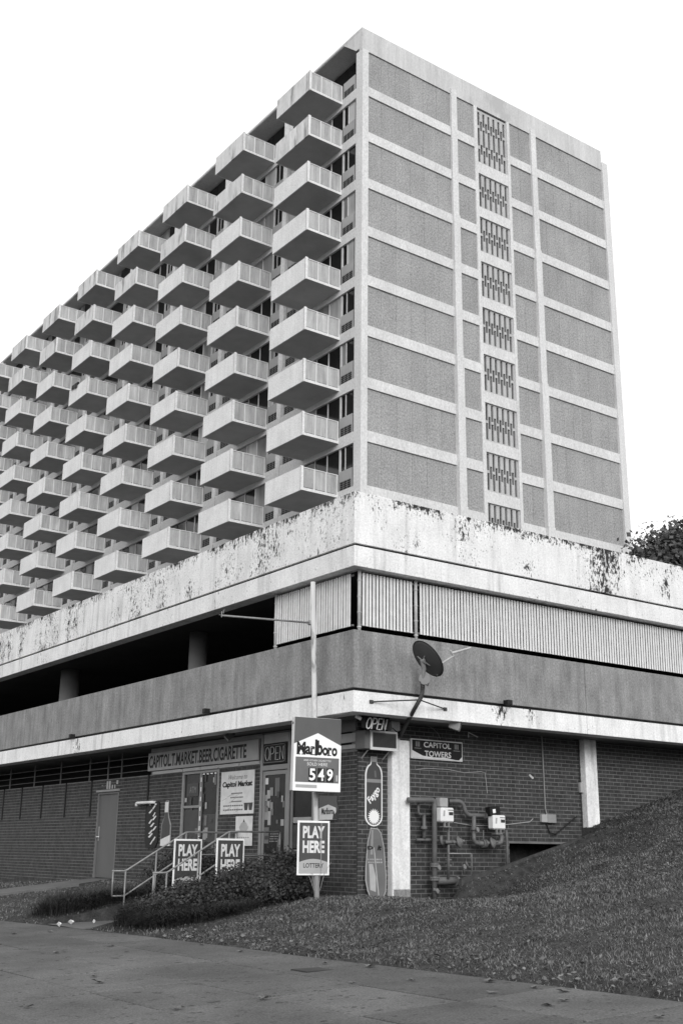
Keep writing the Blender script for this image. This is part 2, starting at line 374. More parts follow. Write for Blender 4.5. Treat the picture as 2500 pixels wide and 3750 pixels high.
# pavement: a bed with cast slabs
sw = MB()
for (y0, y1) in [(a, b) for a, b in zip([-60, -14, -10, -6, -3, 0, 4, 8, 14], [-14, -10, -6, -3, 0, 4, 8, 14, 60])]:
    e0, e1 = edge_x(y0)-.01, edge_x(y1)-.01
    sw.add([(-7.99, y0, z_side(-7.99)-.030), (e0, y0, z_side(e0)-.030), (e1, y1, z_side(e1)-.030), (-7.99, y1, z_side(-7.99)-.030)], [(0,1,2,3)])
pav = sw.build('sidewalk', M['joint'], kind='structure')
XJ = [-7.98, -7.2, -6.05, -4.93, -3.78]
YJ = [-6.80+1.53*k for k in range(-6, 16)]
for a in range(len(XJ)):
    for k in range(len(YJ)-1):
        y0, y1 = YJ[k], YJ[k+1]; gq = .010
        x0 = XJ[a]+gq
        if a+1 < len(XJ): xa = xb = XJ[a+1]-gq
        else: xa, xb = edge_x(y0), edge_x(y1)
        if xa-x0 < .1: continue
        q = MB(); dz = random.uniform(-.004, .004); tl = random.uniform(-.002, .002)
        pts = [(x0, y0+gq), (xa, y0+gq), (xb, y1-gq), (x0, y1-gq)]; c = .006
        cx = sum(p[0] for p in pts)/4; cy = sum(p[1] for p in pts)/4
        inn = [(p[0]+(c if p[0] < cx else -c), p[1]+(c if p[1] < cy else -c)) for p in pts]
        V = [(p[0], p[1], z_side(p[0])-.05) for p in pts]+[(p[0], p[1], z_side(p[0])-.006+dz) for p in pts]+[(p[0], p[1], z_side(p[0])+dz+tl*(p[1]-cy)) for p in inn]
        q.add(V, [(0,1,5,4),(1,2,6,5),(2,3,7,6),(3,0,4,7),(4,5,9,8),(5,6,10,9),(6,7,11,10),(7,4,8,11),(8,9,10,11)])
        q.build('slab', M['sidewalk'], pav)
# walk from the pavement to the stairs, and the narrow path to the steel door
wk = MB(); e = edge_x(4.1)+.01
wk.add([(e, 3.35, z_side(e)+.004), (-1.5, 3.35, -1.24), (-1.5, 4.88, -1.24), (e, 4.88, z_side(e)+.004)], [(0,1,2,3)])
for v in ((e, 3.35), (-1.5, 3.35), (-1.5, 4.88), (e, 4.88)): pass
wk.build('walkway', M['path'], kind='structure')
pth = MB()
def ground_hit(px, py):
    d = ray(px, py); d = d/np.linalg.norm(d); t = 12.
    while t < 60 and (EYE+d*t)[2] > zg(*(EYE+d*t)[:2]): t += .04
    return EYE+d*t
far_e = [(.83, dy) for dy in (11.75,)]+[tuple(ground_hit(*p)[:2]) for p in ((230, 3237), (110, 3252), (0, 3265))]
near_e = [(.83, 10.6)]+[tuple(ground_hit(*p)[:2]) for p in ((290, 3245), (150, 3264), (0, 3282))]
ext = lambda a, b: (b[0]+(b[0]-a[0])*1.5, b[1]+(b[1]-a[1])*1.5)
far_e.append(ext(far_e[-2], far_e[-1])); near_e.append(ext(near_e[-2], near_e[-1]))
PATHPOLY = (far_e, near_e)
FV = [(x, y, max(zg(x, y), -.74 if i == 0 else -9)+.05) for i, (x, y) in enumerate(far_e)]; NV = [(x, y, max(zg(x, y), -.74 if i == 0 else -9)+.05) for i, (x, y) in enumerate(near_e)]
PV = FV+NV; k5 = len(FV)
pth.add(PV+[(x, y, z-.2) for x, y, z in PV], [(i, i+1, k5+i+1, k5+i) for i in range(k5-1)]+[(k5+i, k5+i+1, 3*k5+i+1, 3*k5+i) for i in range(k5-1)]+[(2*k5+i, 2*k5+i+1, i+1, i) for i in range(k5-1)])
def on_path(x, y):
    for (a, b, c, d) in zip(far_e[:-1], far_e[1:], near_e[1:], near_e[:-1]):
        s1 = [(b[0]-a[0])*(y-a[1])-(b[1]-a[1])*(x-a[0]), (c[0]-b[0])*(y-b[1])-(c[1]-b[1])*(x-b[0]), (d[0]-c[0])*(y-c[1])-(d[1]-c[1])*(x-c[0]), (a[0]-d[0])*(y-d[1])-(a[1]-d[1])*(x-d[0])]
        if all(v >= 0 for v in s1) or all(v <= 0 for v in s1): return True
    return False
pth.build('footpath', M['path'], kind='structure')

# ------------------------------------------------------------------ parking garage with the corner shop
PT, GR, UB, ST, LT, LB = 6.095, 5.125, 4.739, 3.620, 2.587, 2.235
XL, YR, XE, YE = .85, 1.0, 30.0, 62.0          # recessed wall planes and far ends
gar = thing('parking_garage', (XL, YR, -.75), 'two level concrete parking garage with peeling white parapet above a brick corner shop', 'garage')
def ring(name, z0, z1, th, material, splitx=(), splity=(), inset=0., gap=.012):
    xsx = [inset]+list(splitx)+[XE]; ysy = [inset+th]+list(splity)+[YE]
    for a, b in zip(xsx[:-1], xsx[1:]):
        m = MB(); m.bbox(a+(gap if a > inset else 0), b, inset, inset+th, z0, z1, .006); m.build(name, material, gar)
    for a, b in zip(ysy[:-1], ysy[1:]):
        m = MB(); m.bbox(inset, inset+th, a+(gap if a > inset+th else .0), b, z0, z1, .006); m.build(name, material, gar)
JX = float(on(2140, 2500, 'y', 0)[0])
ring('parapet', GR+.022, PT, .22, M['parapet'], [11.9, 17.9, 24], [24., 40])
ring('upper_band', UB, GR-.020, .30, M['band'], [11.9, 17.9, 24], [24., 40])
ring('spandrel', LT+.050, ST, .16, M['spandrel'], [JX, JX*2, JX*3, JX*4], [22., 38])
ring('lower_band', LB, LT, .35, M['lowband'], [JX, JX*2, JX*3, JX*4], [22., 38])
ring('joint_strip', GR-.06, GR+.06, .1, M['black'], inset=.05)
ring('joint_strip', LT-.03, LT+.08, .1, M['black'], inset=.05)
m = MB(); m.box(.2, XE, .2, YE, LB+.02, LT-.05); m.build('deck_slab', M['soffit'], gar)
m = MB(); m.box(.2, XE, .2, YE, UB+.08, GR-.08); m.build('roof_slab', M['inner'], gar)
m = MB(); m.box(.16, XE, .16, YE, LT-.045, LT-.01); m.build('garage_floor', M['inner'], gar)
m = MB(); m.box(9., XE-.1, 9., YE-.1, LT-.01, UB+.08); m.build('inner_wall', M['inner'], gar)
m = MB(); m.box(XE-.1, XE, .4, YE, -2, PT); m.box(.4, XE-.1, YE-.1, YE, -2, PT); m.build('end_wall', M['dark_conc'], gar)
for (px0, px1, py) in ((198, 245, 2560), (660, 715, 2450)):
    a, b = on(px0, py, 'x', 1.0)[1], on(px1, py, 'x', 1.0)[1]; cy = (a+b)/2
    m = MB(); m.tube([(1.25, cy, LT), (1.25, cy, UB+.1)], abs(a-b)/2*.58, 20); m.build('column', M['dark_conc'], gar, smooth=True)
for cy in (22.5, 29.5, 36.5):
    m = MB(); m.tube([(1.25, cy, LT), (1.25, cy, UB+.1)], .26, 16); m.build('column', M['dark_conc'], gar, smooth=True)
# weep spouts
for (px, py, ax) in ((273, 2697, 'x'), (765, 2605, 'x'), (1850, 2575, 'y'), (80, 2822, 'b')):
    if ax == 'x':
        P = on(px, py, 'x', 0); m = MB(); m.bbox(-.13, .04, P[1]-.05, P[1]+.05, P[2]-.05, P[2]+.05, .01); m.build('drain_spout', M['black'], gar)
    elif ax == 'y':
        P = on(px, py, 'y', 0); m = MB(); m.bbox(P[0]-.06, P[0]+.06, -.13, .04, P[2]-.04, P[2]+.05, .01); m.build('drain_spout', M['black'], gar)
# white square columns in front of the brick
c1a, c1b = float(on(1437, 3200, 'y', .86)[0]), float(on(1503, 3200, 'y', .86)[0])
c2a, c2b = float(on(2145, 2850, 'y', .86)[0]), float(on(2188, 2850, 'y', .86)[0])
m = MB(); m.bbox(c1a, c1b, .86, 1.02, -1.0, 1.93, .012); m.build('column', M['colpaint'], gar)
m = MB(); m.bbox(c1a, c1a+.19, .87, 1.02, 1.93, LB+.02, .01); m.build('column_neck', M['colpaint'], gar)
m = MB(); m.bbox(c2a, c2b, .86, 1.02, .2, LB+.02, .012); m.build('column', M['colpaint'], gar)
m = MB(); m.bbox(c1a+.02, c1b-.01, .852, .9, -1.0, -.62, .01); m.build('column_foot', M['spandrel'], gar)

# brick walls -------------------------------------------------------
BC, BL = .0765, .218
ZBT = 1.645                                     # top of brick along the left facade
def PL(px, py): q = on(px, py, 'x', XL); return float(q[1]), float(q[2])
def PR(px, py, y=YR): q = on(px, py, 'y', y); return float(q[0]), float(q[2])
dY1, dZt = PL(362, 2903); dY0, _ = PL(437, 2899); dZb = -.70
WIN1 = (5.83, 7.42, -.10, 1.62)                 # shop window (y0, y1, z0, z1)
SDR = (3.14, 4.20, -.58, 2.20)                  # shop door with its transom
WIN2 = (2.36, 3.10, -.48, 1.50)                 # narrow window right of the door
HOLES_L = [(dY0, dY1, dZb-.3, dZt), WIN1, SDR, (3.10, 3.14, -.6, 2.3), WIN2, (4.15, 30., ZBT, 3.), (1.0, 3.14, 1.74, 3.)]
HOLES_R = [(4.45, c2a, -2., .18), (c1a+.02, c1b-.02, -2, 1.90), (c2a+.02, c2b-.02, -2, 3)]
HOLES_R = HOLES_R[:1]
def lay(u0, u1, z0, z1, holes):
    out = []; n = int((z1-z0)/BC)+1
    for k in range(n):
        a = z0+k*BC; b = min(a+BC-.015, z1)
        if b-a < .02: continue
        u = u0-(BL/2 if k % 2 else 0)
        while u < u1:
            s, e = max(u, u0), min(u+BL-.016, u1); u += BL
            segs = [(s, e)]
            for (h0, h1, g0, g1) in holes:
                if b > g0+.01 and a < g1-.01:
                    nn = []
                    for (p, q) in segs:
                        if q <= h0 or p >= h1: nn.append((p, q))
                        else:
                            if p < h0: nn.append((p, h0-.004))
                            if q > h1: nn.append((h1+.004, q))
                    segs = nn
            for (p, q) in segs:
                if q-p > .025: out.append((p, q, a, b))
    return out
def brick_wall(side, u0, u1, z0, z1, holes, pick):
    part = thing('brick_wall', (XL, YR, z0), parent=gar)
    bricks = lay(u0, u1, z0, z1, holes)
    # mortar sheet behind, cut around the openings
    us = sorted(set([u0, u1]+[min(max(h, u0), u1) for hh in holes for h in hh[:2]])); zs = sorted(set([z0, z1]+[min(max(h, z0), z1) for hh in holes for h in hh[2:]]))
    m = MB()
    for a, b in zip(us[:-1], us[1:]):
        for c, d in zip(zs[:-1], zs[1:]):
            if b-a < 1e-4 or d-c < 1e-4: continue
            mu, mz = (a+b)/2, (c+d)/2
            if any(h[0] < mu < h[1] and h[2] < mz < h[3] for h in holes): continue
            if side == 'L': m.box(XL+.0045, XL+.2, a, b, c, d)
            else: m.box(max(a, XL+.012), b, YR+.0045, YR+.2, c, d)
    m.build('mortar', M['mortar'], part)
    def key(t):
        u, z = (t[0]+t[1])/2, (t[2]+t[3])/2
        return pick(u, z) if t[1]-t[0] > .15 else 1e9
    order = sorted(range(len(bricks)), key=lambda i: key(bricks[i])); near = set(order[:300]); rest = MB()
    shared = {}
    for i, (a, b, c, d) in enumerate(bricks):
        j = random.uniform(-.0015, .0015)
        if i in near:
            kk = (round(b-a, 3), round(d-c, 3))
            if kk not in shared:
                q = MB(); w, h = kk[0]/2, kk[1]/2
                if side == 'L': q.box(0, .05, -w, w, -h, h)
                else: q.box(-w, w, 0, .05, -h, h)
                me = q.mesh('brick'); me.materials.append(M['brick']); shared[kk] = me
            o = bpy.data.objects.new('brick', shared[kk]); COL.objects.link(o); o.parent = part
            P = (XL+j, (a+b)/2, (c+d)/2) if side == 'L' else ((a+b)/2, YR+j, (c+d)/2)
            o.location = Vector(P)-wl(part)
        else:
            if side == 'L': x0 = XL+j; rest.add([(x0,a,c),(x0,b,c),(x0,b,d),(x0,a,d),(x0+.03,a,c),(x0+.03,b,c),(x0+.03,b,d),(x0+.03,a,d)], [(3,2,1,0),(0,1,5,4),(1,2,6,5),(2,3,7,6),(3,0,4,7)])
            else: y0 = YR+j; rest.add([(a,y0,c),(b,y0,c),(b,y0,d),(a,y0,d),(a,y0+.03,c),(b,y0+.03,c),(b,y0+.03,d),(a,y0+.03,d)], [(0,1,2,3),(4,5,1,0),(5,6,2,1),(6,7,3,2),(7,4,0,3)])
    o = rest.build('brick_field', M['brick'], part); o['kind'] = 'stuff'
    return part
def pickL(u, z):
    if z < -.45 and u > 2.5: return 1e8
    return abs(u-1.8) + (0 if z > -.4 else 3)
def pickR(u, z):
    if u < 2.0 and z < 1.6: return 50+u
    return abs(u-2.6)+ (6 if z < .35 else 0) + (5 if u < 3.3 and 1.6 < z < 2.05 else 0)
brick_wall('L', YR+.032, 24.0, -1.35, LB, HOLES_L, pickL)
brick_wall('R', XL, 14.5, -1.0, LB, HOLES_R, pickR)
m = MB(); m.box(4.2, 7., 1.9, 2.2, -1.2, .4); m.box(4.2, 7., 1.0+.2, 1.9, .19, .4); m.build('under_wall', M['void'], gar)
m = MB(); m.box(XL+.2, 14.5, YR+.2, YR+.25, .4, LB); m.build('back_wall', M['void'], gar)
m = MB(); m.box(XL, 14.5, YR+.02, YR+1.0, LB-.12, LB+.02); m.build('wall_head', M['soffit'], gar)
# high open grille left of the shop sign
GY0, GY1 = 9.02, 24.0
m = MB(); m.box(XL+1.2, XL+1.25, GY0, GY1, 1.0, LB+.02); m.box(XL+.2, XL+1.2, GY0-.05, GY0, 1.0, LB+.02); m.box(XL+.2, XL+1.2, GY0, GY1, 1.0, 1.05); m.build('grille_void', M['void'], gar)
grl = thing('window_grille', (XL, GY0, ZBT), parent=gar)
for z in (1.76, 1.92, 2.08):
    m = MB(); m.box(XL+.02, XL+.045, GY0, GY1, z-.006, z+.006); m.build('rail', M['grey'], grl)
for px in (40, 128, 223, 328, 395, 444):
    y, _ = PL(px, 2830); m = MB(); m.box(XL+.004, XL+.03, y-.014, y+.014, ZBT, LB); m.build('upright', M['grey'], grl)
for (px, ) in ((20,), (85,), (160,), (245,), (338,), (545,)):
    y, _ = PL(px, 2880); m = MB(); m.bbox(XL-.03, XL+.01, y-.025, y+.025, (.78 if px < 500 else .55), ZBT, .008); m.build('downpipe', M['black'], gar)
# steel door
sdo = thing('steel_door', (XL, dY0, dZb), parent=gar)
m = MB(); m.bbox(XL+.03, XL+.07, dY0+.045, dY1-.045, dZb+.03, dZt-.05, .004); m.build('door_leaf', M['steel_door'], sdo)
m = MB(); m.box(XL-.005, XL+.12, dY0, dY0+.045, dZb, dZt); m.box(XL-.005, XL+.12, dY1-.045, dY1, dZb, dZt); m.box(XL-.005, XL+.12, dY0+.045, dY1-.045, dZt-.05, dZt); m.build('door_frame', M['grey'], sdo)
m = MB(); m.box(XL-.04, XL+.1, dY0+.045, dY1-.045, dZb-.02, dZb+.02); m.build('threshold', M['void'], sdo)
hy = dY1-.12
m = MB(); m.tube([(XL+.03, hy, .28), (XL-.03, hy, .28), (XL-.03, hy-.13, .28)], .012, 8); m.build('handle', M['offwhite'], sdo)
m = MB(); m.bbox(XL+.018, XL+.032, hy-.025, hy+.025, .18, .52, .003); m.build('lock_plate', M['midgrey'], sdo)
for z in (-.45, .35, 1.1):
    m = MB(); m.tube([(XL+.02, dY0+.05, z-.06), (XL+.02, dY0+.05, z+.06)], .014, 6); m.build('hinge', M['black'], sdo)
m = MB(); m.bbox(XL-.05, XL+.02, dY0-.05, dY1+.05, dZt, dZt+.05, .006); m.build('lintel', M['midgrey'], sdo)
for k in range(7):                               # scraps of an old sign above the door
    y = dY0+.08+k*.14; m = MB(); m.box(XL-.012, XL+.0, y, y+random.uniform(.03, .08), dZt+.07+random.choice([0, .1]), dZt+.14+random.choice([.02, .12])); m.build('glue_patch', M['lightgrey'], gar)
# shop window
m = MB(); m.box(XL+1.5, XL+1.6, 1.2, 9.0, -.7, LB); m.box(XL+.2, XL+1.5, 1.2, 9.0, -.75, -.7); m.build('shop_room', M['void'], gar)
w1 = thing('shop_window', (XL, WIN1[0], WIN1[2]), parent=gar)
for y in (WIN1[0]+.03, 6.60, WIN1[1]-.03):
    m = MB(); m.bbox(XL-.01, XL+.06, y-.035, y+.035, WIN1[2], WIN1[3], .006); m.build('mullion', M['alu'], w1)
for (z0, z1, y0, y1) in ((WIN1[2]-.05, WIN1[2]+.02, *WIN1[:2]), (WIN1[3]-.05, WIN1[3], *WIN1[:2])):
    m = MB(); m.bbox(XL-.012, XL+.05, y0+.002, y1-.002, z0, z1, .005); m.build('frame_rail', M['alu'], w1)
m = MB(); m.box(XL+.001, XL+.045, 6.64, WIN1[1]-.07, .86, .91); m.build('transom', M['alu'], w1)
for (y0, y1) in ((WIN1[0]+.06, 6.56), (6.64, WIN1[1]-.07)):
    m = MB(); m.box(XL+.03, XL+.036, y0, y1, WIN1[2]+.02, WIN1[3]-.05); m.build('pane', M['shop_glass'], w1)
m = MB(); m.box(XL+.024, XL+.029, 5.90, 6.50, .15, .72); m.box(XL+.024, XL+.029, 5.92, 6.52, -.07, .08); m.build('panel', M['darkgrey'], w1)
m = MB(); m.box(XL+.020, XL+.028, 6.70, 7.30, .02, .82); m.build('panel', M['darkgrey'], w1)
# shop door with transom
d1 = thing('shop_door', (XL, SDR[0], SDR[2]), parent=gar)
for y in (SDR[0]+.05, SDR[1]-.03):
    m = MB(); m.bbox(XL-.015, XL+.08, y-.04, y+.04, SDR[2], 2.2, .006); m.build('jamb', M['alu'], d1)
m = MB(); m.bbox(XL-.014, XL+.07, SDR[0]+.09, SDR[1]-.07, 1.50, 1.60, .006); m.build('transom_bar', M['alu'], d1)
m = MB(); m.bbox(XL+.0, XL+.05, SDR[0]+.09, SDR[1]-.07, 2.02, 2.2, .006); m.build('transom_panel', M['lightgrey'], d1)
m = MB(); m.box(XL+.03, XL+.04, SDR[0]+.09, SDR[1]-.07, 1.60, 2.02); m.build('transom_pane', M['shop_glass'], d1)
lf = [(SDR[0]+.10, SDR[0]+.18), (SDR[1]-.15, SDR[1]-.08)]
for (a, b) in lf:
    m = MB(); m.bbox(XL+.005, XL+.055, a, b, SDR[2]+.02, 1.49, .005); m.build('stile', M['alu'], d1)
for (a, b) in ((SDR[2]+.02, SDR[2]+.25), (1.41, 1.49)):
    m = MB(); m.bbox(XL+.006, XL+.054, SDR[0]+.18, SDR[1]-.15, a, b, .005); m.build('door_rail', M['alu'], d1)
m = MB(); m.box(XL+.025, XL+.032, SDR[0]+.18, SDR[1]-.15, SDR[2]+.25, 1.41); m.build('pane', M['shop_glass'], d1)
FL = lambda y, z, off=.0: frame((XL-off, y, z), (0, -1, 0))
FR = lambda x, z, off=.0: frame((x, YR-off, z), (1, 0, 0))
for (y, z, w, h, k) in ((4.00, 1.30, .10, .12, 'offwhite'), (3.62, 1.18, .16, .34, 'grey'), (4.0, .98, .09, .12, 'midgrey'), (3.93, .86, .10, .12, 'lightgrey'), (4.0, .70, .12, .26, 'midgrey'), (3.88, .60, .10, .26, 'lightgrey'), (3.98, .28, .2, .3, 'grey'), (3.44, .95, .05, .12, 'lightgrey')):
    m = MB(); m.box(XL+.019, XL+.024, y-w/2, y+w/2, z-h/2, z+h/2); m.build('sticker', M[k], d1)
for k in range(5):
    m = MB(); yy = 3.68+random.uniform(-.04, .04)
    for q in range(6): m.box(XL+.018, XL+.0225, yy-.15+q*.05, yy-.15+q*.05+random.uniform(.02, .042), .34-k*.045, .36-k*.045)
    m.build('small_print', M['midgrey'], d1)
for i in range(22):  # random poster sheets; the lighter ones also paint in reflections on the panes
    yy = random.uniform(5.95, 7.30); zz = random.uniform(.0, 1.50); ww = random.uniform(.05, .16); hh_ = random.uniform(.06, .22)
    m = MB(); m.box(XL+.0185-.0002*i, XL+.0195-.0002*i, yy-ww/2, yy+ww/2, zz-hh_/2, zz+hh_/2); m.build('sheet', M[random.choice(['grey', 'midgrey', 'darkgrey', 'darkgrey', 'lightgrey'])], w1)
for i in range(14):
    yy = random.uniform(3.36, 4.0); zz = random.uniform(-.25, 1.36); ww = random.uniform(.04, .13); hh_ = random.uniform(.05, .20)
    m = MB(); m.box(XL+.0165-.0002*i, XL+.0175-.0002*i, yy-ww/2, yy+ww/2, zz-hh_/2, zz+hh_/2); m.build('sticker', M[random.choice(['grey', 'midgrey', 'darkgrey', 'lightgrey'])], d1)
# narrow window right of the door
w2 = thing('narrow_window', (XL, WIN2[0], WIN2[2]), parent=gar)
m = MB(); m.box(XL+.0, XL+.05, WIN2[0], WIN2[0]+.05, WIN2[2], WIN2[3]); m.box(XL+.0, XL+.05, WIN2[1]-.04, WIN2[1]+.0, WIN2[2], WIN2[3]); m.box(XL+.001, XL+.05, WIN2[0]+.05, WIN2[1]-.04, WIN2[2], WIN2[2]+.05); m.box(XL+.001, XL+.05, WIN2[0]+.05, WIN2[1]-.04, WIN2[3]-.05, WIN2[3]); m.build('frame', M['alu'], w2)
m = MB(); m.box(XL+.03, XL+.036, WIN2[0]+.05, WIN2[1]-.04, WIN2[2]+.05, WIN2[3]-.05); m.build('pane', M['shop_glass'], w2)
m = MB(); m.box(XL+.02, XL+.028, 2.45, 3.05, .50, .60); m.build('shelf_sign', M['lightgrey'], w2)
m = MB(); m.box(XL+.02, XL+.028, 2.60, 3.04, .05, .46); m.build('poster', M['darkgrey'], w2)
m = MB(); m.box(XL+.02, XL+.028, 2.45, 3.05, -.06, .02); m.build('shelf_sign', M['midgrey'], w2)
m = MB()
for k in range(6): m.tube([(XL+.2, 2.5+.1*k, .62), (XL+.2, 2.5+.1*k, .78)], .03, 8)
m.build('bottle_row', M['lightgrey'], w2)
# boards above the brick, between the shop door and the corner
for (y0, y1, z0, z1, k) in ((1.05, 3.12, 1.745, 1.82, 'lightgrey'), (1.05, 2.2, 1.86, 2.02, 'fascia'), (1.05, 3.1, 2.05, 2.22, 'grey'), (2.24, 3.1, 1.84, 2.03, 'midgrey')):
    m = MB(); m.bbox(XL-.02, XL+.05, y0, y1, z0, z1, .006); m.build('board', M[k], gar)
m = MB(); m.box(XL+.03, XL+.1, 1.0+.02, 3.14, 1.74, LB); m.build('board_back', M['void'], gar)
# board over the shop sign and the pale frame strip under it
m = MB(); m.bbox(XL-.01, XL+.05, 4.2, 9.0, 2.14, LB+.0, .006); m.build('board', M['midgrey'], gar)
m = MB(); m.box(XL+.02, XL+.12, 4.2, 9.0, ZBT, LB); m.build('board_back', M['grey'], gar)
cuts = [4.22, 5.0, 5.85, 6.6, 7.4, 8.85]
for a, b in zip(cuts[:-1], cuts[1:]):
    m = MB(); m.bbox(XL-.03, XL+.015, a+.015, b-.015, 1.635, 1.705, .006); m.build('light_strip', M['lightgrey'], gar)

# ------------------------------------------------------------------ slatted fence in the upper openings
def fence(label, side, u0, u1, posts):
    f = thing('slatted_fence', (.2, .2, ST), label, 'fence', 'pale slatted fences closing the upper garage level')
    me = {}
    u = u0+.05; k = 0
    gaps = [(p-.055, p+.055) for p in posts]
    while u < u1-.03:
        if not any(a < u+.028 < b for a, b in gaps):
            kk = k % 5
            if kk not in me:
                q = MB(); top = 4.695; lean = 0
                c = 3.755
                if side == 'R': V = [(0,0,0),(.050,0,0),(.050,.010,0),(0,.010,0)]
                else: V = [(0,0,0),(0,.050,0),(.010,.050,0),(.010,0,0)]
                q.add([(a, b, c-ST) for a, b, _ in V]+[((a+lean if side == 'R' else a), (b if side == 'R' else b+lean), top-ST) for a, b, _ in V], [(0,3,2,1),(4,5,6,7),(0,1,5,4),(1,2,6,5),(2,3,7,6),(3,0,4,7)])
                me[kk] = q.mesh('slat'); me[kk].materials.append(M['slat'])
            o = bpy.data.objects.new('slat', me[kk]); COL.objects.link(o); o.parent = f
            o.location = (u-.2, random.uniform(0, .006), random.uniform(-.002, .002)) if side == 'R' else (random.uniform(0, .006), u-.2, random.uniform(-.002, .002))
            if side == 'R': o.rotation_euler = (0, max(0, (u-4)*.006)+random.uniform(-.002, .002), 0)
        u += .0765; k += 1
    for p in posts:
        m = MB(); P = (p, .20) if side == 'R' else (.20, p)
        m.tube([(P[0], P[1], ST-.02), (P[0], P[1], UB+.05)], .032, 10); m.build('post', M['post_grey'], f, smooth=True)
        for z in (3.72, 3.98, 4.26, 4.55):
            q = MB(); q.disc((P[0], P[1], z), (0,0,1), .04, .02, 10); q.build('clamp', M['post_grey'], f)
    for z in (3.77, 4.66):
        m = MB(); A, B = ((u0, .235, z), (u1, .235, z)) if side == 'R' else ((.235, u0, z), (.235, u1, z))
        m.tube([A, B], .018, 6); m.build('rail', M['galv'], f)
    return f
pY = float(on(1010, 2300, 'x', .2)[1]); pX = float(on(1522, 2300, 'y', .2)[0])
fence('pale slatted fence panel wrapping right garage face above the satellite dish', 'R', .28, 13.0, [.26, pX, 5.2, 10.1][:2]+[9.9])
fence('short pale slatted fence panel on left garage face behind the tall pole', 'L', .34, pY, [pY])

# ------------------------------------------------------------------ apartment tower
TX, TY, TZ = 17.856, 23.8, 40.76
FH = 2.669; B0 = 37.33                          # storey height, level of the top concrete band
PITCHY = 6.47; NB = 9; NF = 12
LEN = 25.45+PITCHY*NB+4
tw = thing('apartment_tower', (TX, TY, 3.0), 'tall concrete apartment tower with rows of box balconies behind the garage', 'tower')
# core volume
m = MB(); m.box(TX+.16, TX+18.0, TY+1.6, LEN, 3.0, B0+.01); m.box(TX+.16, 25.3, TY+.25, TY+1.6, 3.0, B0+.01); m.box(28.4, TX+18.0, TY+.25, TY+1.6, 3.0, B0+.01); m.box(TX+1.2, 25.3, TY+.25, TY+1.6, B0+.01, TZ-.25); m.box(28.4, TX+18.0, TY+.25, TY+1.6, B0+.01, TZ-.25); m.box(TX+1.2, TX+18.0, TY+1.6, LEN, B0+.01, TZ-.25); m.build('core', M['apt_panel'], tw)
m = MB(); m.box(TX+.02, TX+18.0, TY+.02, LEN, TZ-.16, TZ); m.build('roof', M['cornice'], tw)
m = MB(); m.box(TX, TX+18.03, TY-.02, TY+.22, 39.44, TZ+.004); m.build('cornice', M['cornice'], tw)
m = MB(); m.box(TX-.012, TX+.03, TY+.22, LEN, TZ-.12, TZ+.002); m.build('roof_edge', M['cornice'], tw)
m = MB(frame((TX-.005, TY+.22, 0), (0, -1, 0))); m.prism([(0, TZ), (-1.50, TZ), (-.25, 39.60), (0, 39.60)], -.02, .0); m.build('haunch', M['cornice'], tw)
# end wall: pillars, beams, pebble panels
PIL = [(18.0-.14, 18.24), (23.72, 24.22), (25.52, 25.75), (27.99, 28.19), (29.72, 30.22), (35.85, 36.32)]
for i, (a, b) in enumerate(PIL):
    m = MB()
    if i == 0: m.bbox(TX, 18.24, TY-.10, TY+.47, 3, 39.44, .012)
    elif i in (2, 3): m.bbox(a, b, TY-.05, TY+.2, 3, 39.44, .01)
    elif i == 5: m.bbox(a, b, TY-.12, TY+.4, 3, 39.96, .02)
    else:                                          # broad pillars step out a little every few storeys
        for (z0, z1, d) in ((32.0, 39.75, .13), (24.0, 32.0, .18), (16.0, 24.0, .22), (3, 16.0, .26)):
            m.bbox(a+.10-(d-.13)*.4, b+(d-.13)*.4, TY-d, TY+.2, z0, z1, .02)
    m.build('pillar', M['tower_white'], tw)
BAYS = [(18.24, 23.80, 6), (24.22, 25.52, 1), (28.19, 29.80, 2), (30.22, 35.85, 8)]
shared = {}
for k in range(0, 12):
    zb = B0-FH*k; zt = zb+2.12
    for bi, (a, b, n) in enumerate(BAYS):
        if zb > 5:
            m = MB(); m.bbox(a-.01, b+.01, TY-.03, TY+.2, zb-.55, zb, .008); m.build('beam', M['tower_white'], tw)
        w = (b-a)/n
        for j in range(n):
            kk = (bi,)
            if kk not in shared:
                q = MB(); q.bbox(.004, w-.004, 0, .1, 0, 2.12, .006); shared[kk] = q.mesh('pebble_panel'); shared[kk].materials.append(M['tower_panel'])
            o = bpy.data.objects.new('pebble_panel', shared[kk]); COL.objects.link(o); o.parent = tw
            o.location = Vector((a+j*w, TY+.05+random.uniform(-.004, .004), zb))-wl(tw)
# stair screens with slots
def screen(z0, z1, rows):
    x0, x1 = 25.75, 27.99; s = thing('stair_screen', (x0, TY, z0), parent=tw)
    m = MB(); cols = 11; p = (x1-x0-.16)/cols; sl = .150
    edges = [x0]; rects = []
    for c in range(cols):
        cx = x0+.10+p*(c+.5); sp = rows[c % 2]
        prev = z0
        for (f0, f1) in sp:
            a, b = z0+(z1-z0)*f0, z0+(z1-z0)*f1; rects.append((cx-sl/2, cx+sl/2, prev, a)); prev = b
        rects.append((cx-sl/2, cx+sl/2, prev, z1)); edges += [cx-sl/2, cx+sl/2]
    edges.append(x1)
    for i in range(0, len(edges), 2): rects.append((edges[i], edges[i+1], z0, z1))
    for (a, b, c, d) in rects: m.box(a, b, TY+.06, TY+.16, c, d)
    m.build('slotted_panel', M['screen'], s)
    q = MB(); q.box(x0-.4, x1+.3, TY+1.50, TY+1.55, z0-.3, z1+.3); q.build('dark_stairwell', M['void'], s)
R2 = [[(.05, .48), (.55, .98)], [(.34, .66)]]
R3 = [[(.03, .27), (.33, .66), (.71, .96)], [(.18, .36), (.62, .80)]]
screen(35.96, 39.36, R3)
